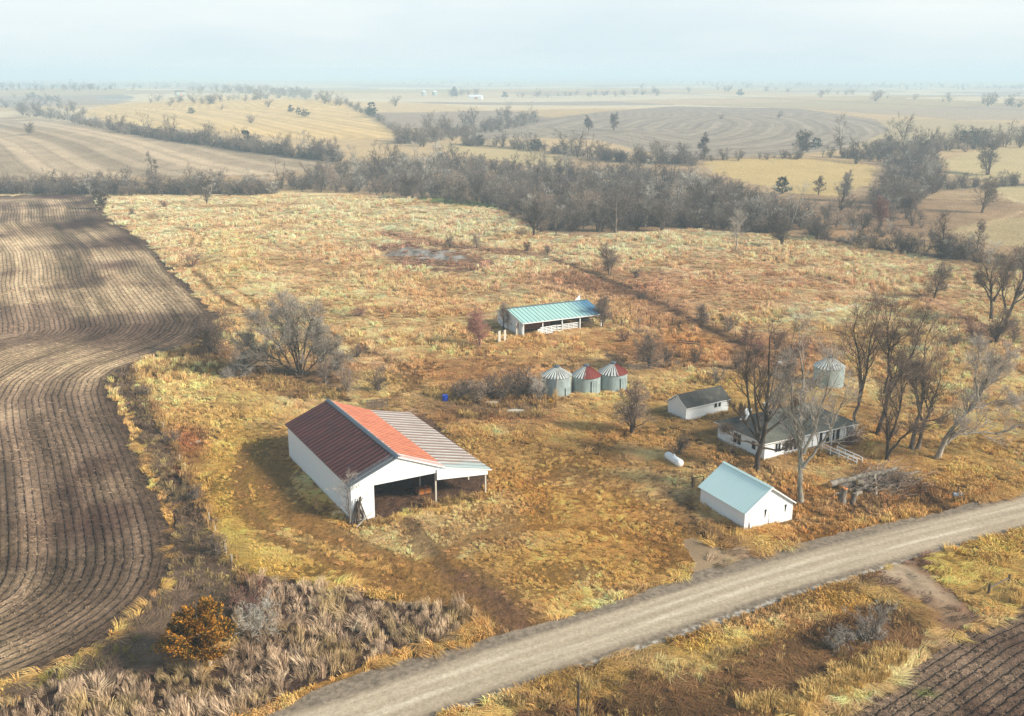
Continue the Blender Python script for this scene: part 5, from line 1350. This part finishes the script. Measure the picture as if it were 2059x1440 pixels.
gate('slatted_gate', 'white board panel between the two long gates of the cattle shed', srel(8.0, .0), A_S, 1.2, 1.6, 3, WTRIM, -.08, 2)
gate('hay_feeder', 'reddish wooden feeder rack at the back of the left bays of the cattle shed', srel(1.2, 4.5), A_S, 7.5, 1.9, 4, RUST, 0, 6, cat='feeder')
gate('rail_fence', 'pale rails running back inside the right end of the cattle shed', srel(14.2, 4.6), A_S - .35, 4.6, 1.6, 4, WOODG, 0, 3, cat='fence')
for i, (px, py, w_, h_, lab) in enumerate([(1004, 691, 1.0, 2.6, 'outermost of the weathered panels standing left of the cattle shed'), (1015, 688, .9, 2.5, 'second weathered panel from the left by the cattle shed'), (1040, 676, 1.2, 2.7, 'weathered panel nearest the front post of the cattle shed')]):
    o = thing('yard_wall_section', lab, 'wall section', (*gp(px, py), 0), R(62))
    MB().box(-w_ / 2, w_ / 2, -.06, .06, -.05, h_).build('boards', CEM, o); g = MB(); [g.box(-w_ / 2, w_ / 2, .062, .11, z, z + .14) for z in (.4, h_ - .5)]; g.build('batten', WOODG, o)

# ------------------------------------------------------------------ grain bins
def binroof(name, red0, red1, streak):
    m = bpy.data.materials.new(name); nt, b = nodes_of(m)
    tc = nd(nt, 'ShaderNodeTexCoord'); sx = nd(nt, 'ShaderNodeSeparateXYZ'); nt.links.new(tc.outputs['Object'], sx.inputs[0])
    ang = mth(nt, 'ARCTAN2', sx.outputs[1], sx.outputs[0])
    n = noise(nt, tc.outputs['Object'], 1.6, 4, .65)
    st = mth(nt, 'FRACT', mth(nt, 'MULTIPLY', ang, 28 / (2 * math.pi)))
    c = mixc(nt, tuple(lin(206, 208, 202)), tuple(lin(70, 64, 60)), mth(nt, 'MULTIPLY', ramp(nt, st, [(.3, 0), (.55, 1), (.9, 1), (1, 0)]), ramp(nt, n, [(.3, .3), (.55, streak)])))
    if red1 > red0:
        aa = mth(nt, 'MULTIPLY_ADD', n, .5, ang)
        f = mth(nt, 'MULTIPLY', ramp(nt, mth(nt, 'DIVIDE', mth(nt, 'ADD', aa, 3.2), 6.6), [(max((red0 + 3.2) / 6.6 - .03, 0), 0), ((red0 + 3.2) / 6.6, 1), ((red1 + 3.2) / 6.6, 1), (min((red1 + 3.2) / 6.6 + .03, 1), 0)]), ramp(nt, sx.outputs[2], [(0, 1), (1, 1)]))
        c = mixc(nt, c, mixc(nt, tuple(lin(104, 40, 34)), tuple(lin(150, 72, 58)), n), f)
    nt.links.new(c, b.inputs['Base Color']); b.inputs['Roughness'].default_value = .5; b.inputs['Metallic'].default_value = .1
    return m
def grain_bin(label, x, y, r, h, top, roof, door, group=None):
    o = thing('grain_bin', label, 'grain bin', (x, y, 0), 0, group)
    m = MB(); prof = []; z = -.1
    while z < h: prof += [(r, z), (r + .018, z + .05)]; z += .11
    prof.append((r, h)); m.lathe(prof, 40); m.build('wall', GALV, o, True)
    n = 28; m = MB()
    for i in range(n):
        a0, a1 = 2 * math.pi * i / n, 2 * math.pi * (i + 1) / n; am = a0 + (a1 - a0) * .18
        e0 = (.12 * 0 + r + .12); P = lambda a, rr, z: (rr * math.cos(a), rr * math.sin(a), z)
        ap = .45
        m.face([P(a0, e0, h - .03), P(am, e0, h - .03), P(am, ap, top - .35), P(a0, ap, top - .35)])
        m.face([P(am, e0, h - .03), P(a1, e0, h - .03), P(a1, ap, top - .35), P(am, ap, top - .35)])
        rb = [P(a0, e0, h + .05), P(am, e0, h + .05), P(am, ap, top - .29), P(a0, ap, top - .29)]
        m.face(rb); m.face([P(a0, e0, h - .03), P(a0, e0, h + .05), P(a0, ap, top - .29), P(a0, ap, top - .35)]); m.face([P(am, e0, h + .05), P(am, e0, h - .03), P(am, ap, top - .35), P(am, ap, top - .29)])
    m.build('roof', roof, o)
    m = MB(); m.lathe([(.46, top - .37), (.46, top - .18), (.52, top - .16), (.5, top - .08), (.02, top)], 20); m.build('cap', RIDGE, o)
    if door:
        dr = thing_part = bpy.data.objects.new('door', None); dr = None
        a, dw, dh = door; d = MB()
        ux, uy = -math.sin(a), math.cos(a); c0 = Vector((math.cos(a) * (r + .05), math.sin(a) * (r + .05), 0))
        def pl(s0, s1, z0, z1, t0, t1):
            i = len(d.v); nrm = Vector((math.cos(a), math.sin(a), 0)); t = Vector((ux, uy, 0))
            for z in (z0, z1):
                for s_, k in ((s0, t0), (s1, t0), (s1, t1), (s0, t1)): d.v.append(tuple(c0 + t * s_ + nrm * k + Vector((0, 0, z))))
            d.f += [tuple(i + k for k in q) for q in ((3, 2, 1, 0), (4, 5, 6, 7), (0, 1, 5, 4), (1, 2, 6, 5), (2, 3, 7, 6), (3, 0, 4, 7))]; d.m += [0] * 6
        pl(-dw / 2, dw / 2, .15, dh, -.25, .04)
        for s_ in np.linspace(-dw / 2, dw / 2, 4): pl(float(s_) - .05, float(s_) + .05, .1, dh + .08, .0, .09)
        pl(-dw / 2, dw / 2, dh, dh + .1, 0, .09)
        d.build('door', GALV, o)
    return o
grain_bin('galvanized grain bin with plain grey streaked roof, leftmost of the row of three', *BINS[0], 5.0, binroof('grey_bin_roof', 0, 0, .9), (-.75, 1.1, 1.5))
grain_bin('galvanized grain bin with rusty red roof and tall door, middle of the row', *BINS[1], 4.75, binroof('red_bin_roof', -1.45, .9, .9), (-1.05, 1.0, 2.35))
grain_bin('galvanized grain bin with half red half dark roof, right end of the row', *BINS[2], 4.65, binroof('half_red_bin_roof', -.95, .9, 1.0), (-.9, 1.0, 2.2))
grain_bin('lone pale grain bin behind the trees beyond the farmhouse', *BINS[3], 5.3, binroof('pale_bin_roof', 0, 0, .8), None)
o = MB().tube([(0, 0, 0), (.25, 0, 5.2)], [.06, .05], 6).build('auger_pipe', POSTW); o.location = (*gp(1118, 801), 0); tag(o, 'pale slanted pipe standing in front of the leftmost grain bin', 'pipe')

# ------------------------------------------------------------------ yard things
def barrel(name, label, px, py, mat, r=.32, h=.95, lie=False, cat='barrel'):
    o = thing(name, label, cat, (*gp(px, py), 0), .4)
    m = MB(); m.lathe([(.02, 0), (r, 0), (r, .28), (r + .025, .31), (r, .34), (r, h * .64), (r + .025, h * .67), (r, h * .7), (r, h), (.02, h)], 18); b = m.build('drum', mat, o, False)
    if lie: b.rotation_euler = (R(90), 0, .5); b.location = (0, 0, r)
    m = MB(); m.lathe([(r - .02, h + .001), (r - .02, h + .03), (.02, h + .03)], 18); l = m.build('lid', mat, o)
    if lie: l.rotation_euler = (R(90), 0, .5); l.location = (0, 0, r)
    return o
barrel('plastic_barrel', 'bright blue plastic barrel at the edge of the thicket', 895, 809, plain('blue_plastic', tuple(lin(22, 66, 176)), .4, .1), .5, 1.25)
barrel('metal_drum', 'small orange yellow drum in the brush before the leftmost bin', 1104, 811, plain('orange_paint', tuple(lin(232, 164, 40)), .5, .2), .36, .8, True, 'drum')
tk = thing('propane_tank', 'white propane tank lying in the yard beside a dark shrub', 'tank', (22.3, 131.5, 0), math.atan2(-3.71, 1.49))
m = MB(); pr = []
for i in range(9): t = math.pi / 2 * i / 8; pr.append((.56 * math.sin(t) + .001, -1.55 - .45 * math.cos(t)))
pr += [(z[0], -z[1]) for z in pr[::-1]]
m.lathe(pr, 24); m.v = [(z, y, x + .82) for x, y, z in m.v]; m.build('body', WTRIM, tk, True)
MB().lathe([(.2, 1.36), (.2, 1.52), (.14, 1.58), (.01, 1.6)], 14).build('valve_dome', WTRIM, tk)
for x in (-1.05, 1.05): MB().box(x - .12, x + .12, -.42, .42, -.05, .36).build('foot', CEM, tk)
STEEL = plain('dark_steel', (.03, .03, .03), .6, .3)
for i, (px, py, lab) in enumerate([(1403, 978, 'dark pipe frame behind the garage, nearer the garage wall'), (1391, 974, 'dark pipe frame behind the garage, farther from the garage wall')]):
    o = thing('pipe_frame', lab, 'frame', (*gp(px, py), 0), R(20 + 60 * i))
    g = MB(); [g.tube([(x, 0, -.05), (x, 0, 1.3)], [.05, .05], 6) for x in (-.8, .8)]; g.build('leg', STEEL, o); g = MB(); g.tube([(-.8, 0, 1.3), (.8, 0, 1.3)], [.05, .05], 6); g.tube([(-.8, 0, .7), (.8, 0, .7)], [.035, .035], 6); g.build('crossbar', STEEL, o)
gate('livestock_gate', 'dark slatted livestock gate in the brush behind the lean-to roof', gp(738, 822), R(10), 3.4, 1.5, 5, WOODG, 0, 5)
for px, py, rz, L, lab in ((1262, 746, 8, 5.0, 'low rail fence of the old corral, left section by the half red bin'), (1318, 741, 12, 4.6, 'low rail fence of the old corral, right section'), (1362, 695, -20, 4.5, 'dark broken rail fence above the corral')):
    gate('corral_fence', lab, gp(px, py), R(rz), L, 1.2, 3, WOODG, 0, 4, cat='fence')
for i, (px, py, h) in enumerate([(1250, 658, 1.9), (1256, 650, 1.5), (1266, 657, 1.3), (1284, 656, 1.4), (1307, 657, 2.4), (1325, 657, 1.6), (1352, 655, 1.8), (1366, 658, 1.6), (1300, 642, 1.5), (1268, 640, 1.4)]):
    g = MB(); g.tube([(0, 0, -.1), (rngp.normal(0, .12), 0, h)], [.13, .11], 7); o = g.build('fence_post', BK_DARK); o.location = (*gp(px, py), 0)
    tag(o, 'weathered dark fence post in the row right of the cattle shed', 'fence post', 'fence posts right of the cattle shed')
for i in range(22):
    t = i / 21; px = np.interp(t, [0, .5, 1], [1112, 1290, 1495]); py = np.interp(t, [0, .5, 1], [514, 594, 690])
    g = MB(); g.tube([(0, 0, -.1), (rngp.normal(0, .1), 0, 1.3)], [.08, .07], 5); o = g.build('fence_post', BK_DARK); o.location = (*gp(px + 3, py - 3), 0)
    tag(o, 'thin fence post along the dark ditch line through the pasture', 'fence post', 'fence posts along the ditch line')
for i, (px, py) in enumerate(along([(268, 742), (330, 868), (392, 990), (450, 1110), (486, 1172)], 13, 9, 1.0)):
    g = MB(); g.tube([(0, 0, -.1), (rngp.normal(0, .1), 0, 1.35)], [.06, .05], 5); o = g.build('fence_post', POSTW); o.location = (*gp(px, py), 0)
    tag(o, 'thin pale fence post in the weedy fence row beside the plowed field', 'fence post', 'fence posts along the plowed field')
o = MB().tube([(0, 0, -.1), (.05, 0, 2.0)], [.09, .08], 6).build('fence_post', BK_DARK); o.location = (*gp(362, 537), 0); tag(o, 'dark post beside the reddish shrub at the field bend', 'fence post')
o = MB().box(-.12, .12, -.05, .05, 0, .9).box(-.2, .2, -.06, .06, .6, .95).build('marker_post', WTRIM); o.location = (*gp(416, 1222), 0); tag(o, 'small white marker post just above the orange cedar', 'marker')
fb = thing('fence_brace', 'wooden corner brace of two posts and a rail beside the field drive', 'fence', (*gp(1986, 1200), 0), 0)
v = Vector((*gp(2026, 1181), 0)) - fb.location
for p in (Vector(), v): MB().tube([p + Vector((0, 0, -.1)), p + Vector((.05, 0, 1.5))], [.13, .12], 8).build('post', BK_DARK, fb)
g = MB(); g.bar(Vector((0, 0, 1.0)), v + Vector((0, 0, 1.05)), .12); g.build('rail', WOODG, fb)
o = MB().tube([(0, 0, -.2), (0, 0, 8.6)], [.16, .11], 10).tube([(0, 0, 8.6), (.02, 0, 9.3)], [.03, .025], 6).build('utility_pole', BK_DARK)
# top of the pole shows at (1163,1368)
P = gp(1164, 1366, 8.9); o.location = (P[0], P[1], 0); tag(o, 'thin wooden utility pole rising from the near ditch below the road', 'utility pole')
yp = thing('yard_light_pole', 'leaning wooden yard pole with a white lamp behind the farmhouse', 'light pole', (*gp(1543, 830), 0), 0)
ds = math.hypot(yp.location.y, CH) / F
MB().tube([(0, 0, 0), (.9, 0, 8.3)], [.15, .11], 8).build('pole', BK_DARK, yp)
g = MB(); g.tube([(.9, 0, 8.2), (1.3, -.2, 8.5)], [.04, .04], 6); a_ = g.build('lamp_arm', STEEL, yp); MB().lathe([(.02, 8.6), (.3, 8.52), (.36, 8.36), (.02, 8.3)], 12, (1.4, -.25)).build('lamp', WTRIM, a_)
# log heap by the road
LOGM = BK_PALE; CUT = plain('cut_wood', tuple(lin(196, 156, 104)), .8, .25)
def log(label, p0, p1, z0, z1, r, hollow=False, name='log', mat=None):
    P0 = Vector((*gp(*p0), z0)); P1 = Vector((*gp(*p1), z1)); o = thing(name, label, 'log', P0, 0); v = P1 - P0
    g = MB(); n = 7; rr = [r * (1 - .35 * i / (n - 1)) for i in range(n)]
    g.tube([v * (i / (n - 1)) + Vector((math.sin(i * 1.9 + r * 9), math.cos(i * 1.3 + r * 7), math.sin(i * 2.3))) * .12 * (0 < i < n - 1) for i in range(n)], rr, 10, cap=False); g.build('bark', mat or LOGM, o, True)
    d = v.normalized(); u = perp(d, np.random.default_rng(1)); w = u.cross(d); c = MB()
    for q, ra, s in ((Vector(), r, -.01), (v, rr[-1], .01)): c.face([q + d * s + (u * math.cos(t) + w * math.sin(t)) * ra * .97 for t in np.linspace(0, 6.2832, 11)[:-1]])
    c.build('cut_end', CUT, o)
log('long thick pale trunk lying on top of the log heap', (1668, 985), (1800, 962), .75, 1.35, .48)
log('dark log under the long pale trunk, hollow end showing', (1690, 990), (1770, 975), .7, 1.2, .45, mat=BK_GREY)
log('short log end in the middle of the heap', (1722, 988), (1760, 985), 1.2, 1.0, .42, mat=BK_GREY)
log('pale short log slanting down on the right front of the heap', (1718, 1002), (1752, 984), .3, 1.1, .28)
log('thin log across the back of the heap', (1740, 970), (1850, 955), .8, .5, .22, mat=BK_GREY)
log('thin broken limb leaning on the right of the heap', (1762, 1000), (1758, 975), 0, 1.6, .16)
log('slender limb lying right of the heap', (1790, 992), (1852, 970), .2, .6, .15, mat=BK_DARK)
for i in range(10):
    qx_ = rngp.uniform(1695, 1790); qy_ = rngp.uniform(970, 998); L_ = rngp.uniform(18, 42)
    log('dark broken limb jumbled in the middle of the log heap', (qx_, qy_), (qx_ + L_ * rngp.choice([-1, 1]), qy_ + rngp.uniform(-9, 7)), rngp.uniform(.15, .9), rngp.uniform(.1, 1.1), rngp.uniform(.14, .34), mat=(BK_DARK, BK_GREY)[i % 2])
for o in [o for o in COL.objects if o.get('label') == 'dark broken limb jumbled in the middle of the log heap']: o['group'] = 'broken limbs in the log heap'
sp_ = thing('tree_stump', 'upright broken stump with red brown top in front of the log heap', 'stump', (*gp(1692, 1012), 0), 0)
m = MB(); m.tube([(0, 0, -.1), (.05, 0, .7), (.15, 0, 1.5), (.25, 0, 2.0)], [.62, .48, .42, .40], 10, cap=False); m.build('bark', BK_GREY, sp_, True)
m = MB(); m.lathe([(.4, 1.98), (.25, 2.12), (.05, 2.0)], 9, (.25, 0)); m.build('broken_top', RUST, sp_)
o = MB().tube([(0, 0, -.1), (.2, 0, 1.3)], [.36, .3], 9).build('tree_stump', BK_GREY); o.location = (*gp(1714, 1012), 0); tag(o, 'short grey stump right beside the taller broken stump', 'stump')
# brush of broken sticks on the heap
g = MB(); rb_ = np.random.default_rng(12)
for i in range(650):
    px, py = rb_.normal(1772, 34), rb_.normal(974, 13); p = Vector((*gp(px, py), rb_.uniform(.0, 1.3)))
    d = Vector((rb_.normal(.6, .8), rb_.normal(0, .8), rb_.normal(.15, .35))).normalized(); L = rb_.uniform(.8, 2.8)
    g.tube([p, p + d * L * .5 + Vector(rb_.normal(0, .1, 3)), p + d * L], [.035, .025, .012], 3, cap=False)
o = g.build('brush_pile', TW_BROWN); tag(o, 'tangle of broken grey sticks over and beside the log heap', 'brush pile', kind='stuff')
mb_ = thing('broken_post', 'dark broken post with pale wrapped bundle at its foot beside the road', 'post', (*gp(1925, 997), 0), 0)
MB().tube([(0, 0, -.1), (.02, 0, 1.5)], [.09, .08], 7).build('post', BK_DARK, mb_); g = MB(); g.box(-.5, .6, -.3, .2, 0, .38); g.box(-.2, .9, -.2, .3, .1, .3); g.build('bundle', plain('pale_plastic', (.5, .56, .62), .5, .3), mb_)
o = MB().tube([(0, 0, .15), (2.2, .6, .3)], [.1, .07], 6).tube([(.3, -.3, .1), (1.8, 1.0, .35)], [.09, .06], 6).build('fallen_branch', BK_PALE); o.location = (*gp(372, 895), 0); tag(o, 'pale fallen branch lying in the weeds by the field corner', 'branch')
o = MB().prism([(-1.2, -.4), (1.0, -.6), (1.5, .3), (.2, .6), (-1.0, .4)], 'Z', 0, .35).build('concrete_slab', CEM); o.location = (*gp(1035, 829), 0); tag(o, 'pale slab lying in the weeds in front of the thicket', 'slab')
o = MB().prism([(-1.0, -.3), (.8, -.5), (1.2, .3), (-.8, .4)], 'Z', 0, .6).build('concrete_slab', CEM); o.location = (*gp(988, 815), 0); tag(o, 'grey slab half hidden under the thicket brush', 'slab')

# ------------------------------------------------------------------ far farmsteads
def far_shed(label, px, py, L, D, H, rz, mat=WTRIM, roof=WTRIM, opening=True, name='farm_building'):
    P = at(px, py); o = thing(name, label, 'building', P, R(rz))
    g = MB(); g.box(-L / 2, L / 2, -D / 2, D / 2, -1, H); g.build('wall', mat, o)
    g = MB(); g.prism([(-D / 2 - .4, H), (D / 2 + .4, H), (0, H + D * .25)], 'X', -L / 2 - .4, L / 2 + .4); g.build('roof', roof, o)
    if opening: MB().box(-L * .05, L * .2, -D / 2 - .06, -D / 2 - .005, 0, H * .8).build('doorway', RUST if L < 40 else DK, o)
far_shed('distant open white shed beside the far evergreen', 957, 200, 26, 14, 5.5, -12)
for px, lab in ((852, 'left one of the two distant steel bins'), (874, 'right one of the two distant steel bins')):
    P = at(px, 192); o = thing('grain_bin', lab, 'grain bin', P, 0)
    MB().lathe([(5.5, -1), (5.5, 8)], 24).build('wall', GALV, o, True); MB().lathe([(5.8, 8), (.6, 11), (.01, 11.2)], 24).build('roof', WTRIM, o)
far_shed('grey old barn in the far left field behind the pond', 362, 191, 18, 12, 6, 35, GALV, SHING)
for px, py, L, H, lab in ((195, 150, 90, 9, 'long white building on the far left skyline, left one'), (228, 151, 60, 9, 'white building on the far left skyline, right one'), (752, 161, 60, 9, 'left white building of the far middle farm'), (766, 160, 46, 10, 'right white building of the far middle farm'),
    (1813, 179, 30, 30, 'far tall white silo at right'), (1833, 180, 60, 9, 'far white barn right of the tall silo'), (1857, 180, 40, 9, 'far white shed farther right of the silo'), (1945, 181, 50, 9, 'far white shed nearest the right picture edge'), (1480, 173, 60, 9, 'tiny white building on the far fence line')):
    far_shed(lab, px, py, L * .55, L * .25, H * .6, 8, mat=CEM, roof=GALV, opening=False)

# ------------------------------------------------------------------ light, sky, air, camera
EL, AZX, AZY = R(31), .93, -.37
wd = bpy.data.worlds.new('World'); SC.world = wd; wd.use_nodes = True
nt = wd.node_tree; nt.nodes.clear()
out = nt.nodes.new('ShaderNodeOutputWorld'); bg = nt.nodes.new('ShaderNodeBackground'); nt.links.new(bg.outputs[0], out.inputs[0])
sky = nt.nodes.new('ShaderNodeTexSky'); sky.sky_type = 'NISHITA'; sky.sun_disc = False; sky.sun_elevation = EL; sky.sun_rotation = math.atan2(AZX, AZY)
sky.air_density = 1.0; sky.dust_density = 2.0; sky.ozone_density = 2.0
tc = nd(nt, 'ShaderNodeTexCoord')
n = noise(nt, mapping(nt, tc.outputs['Generated'], (1, 1, 5)), 2.0, 5, .55)
sxyz = nd(nt, 'ShaderNodeSeparateXYZ'); nt.links.new(tc.outputs['Generated'], sxyz.inputs[0])
low = mixc(nt, (8.6, 10.0, 10.6), (10.6, 11.2, 11.2), ramp(nt, n, [(.38, 0), (.62, 1)]))
high = mixc(nt, (2.9, 4.4, 5.9), (4.6, 5.9, 7.1), ramp(nt, n, [(.40, 0), (.66, 1)]))
cl = mixc(nt, low, high, ramp(nt, sxyz.outputs[2], [(.18, 0), (.46, 1)]))
fac = .86
nt.links.new(mixc(nt, sky.outputs[0], cl, fac), bg.inputs[0]); bg.inputs[1].default_value = .073
sun = bpy.data.objects.new('sun', bpy.data.lights.new('sun', 'SUN')); COL.objects.link(sun)
sun.data.energy = 4.8; sun.data.angle = R(10); sun.data.color = (1, .93, .80)
sun.rotation_euler = Vector((-AZX * math.cos(EL), -AZY * math.cos(EL), -math.sin(EL))).to_track_quat('-Z', 'Y').to_euler()
sun.location = (60, -40, 90)

hz = MB().box(-19500, 19500, -19500, 19500, -60, 75).build('haze', [])
m = bpy.data.materials.new('haze_air'); m.use_nodes = True; nt = m.node_tree; nt.nodes.clear()
out = nt.nodes.new('ShaderNodeOutputMaterial'); pv = nt.nodes.new('ShaderNodeVolumePrincipled'); nt.links.new(pv.outputs[0], out.inputs['Volume'])
pv.inputs['Color'].default_value = (.68, .87, 1.0, 1); pv.inputs['Density'].default_value = .00037; pv.inputs['Anisotropy'].default_value = .0
hz.data.materials.append(m); hz['kind'] = 'stuff'; hz['label'] = 'pale haze over the whole land'; hz['category'] = 'haze'

cam = bpy.data.objects.new('camera', bpy.data.cameras.new('camera')); COL.objects.link(cam)
cam.data.sensor_width = 36; cam.data.lens = 36 * F / 2059; cam.data.clip_end = 60000; cam.data.clip_start = .5
cam.location = (0, 0, CH); cam.rotation_euler = (R(90) - PITCH, 0, 0); SC.camera = cam
SC.view_settings.view_transform = 'Standard'; SC.view_settings.look = 'None'; SC.view_settings.exposure = 0.44; SC.view_settings.gamma = 1
SC.cycles.max_bounces = 6; SC.cycles.diffuse_bounces = 2; SC.cycles.volume_bounces = 1; SC.cycles.use_denoising = True; SC.cycles.denoising_prefilter = 'NONE'
SC.cycles.use_adaptive_sampling = True; SC.cycles.adaptive_threshold = .004
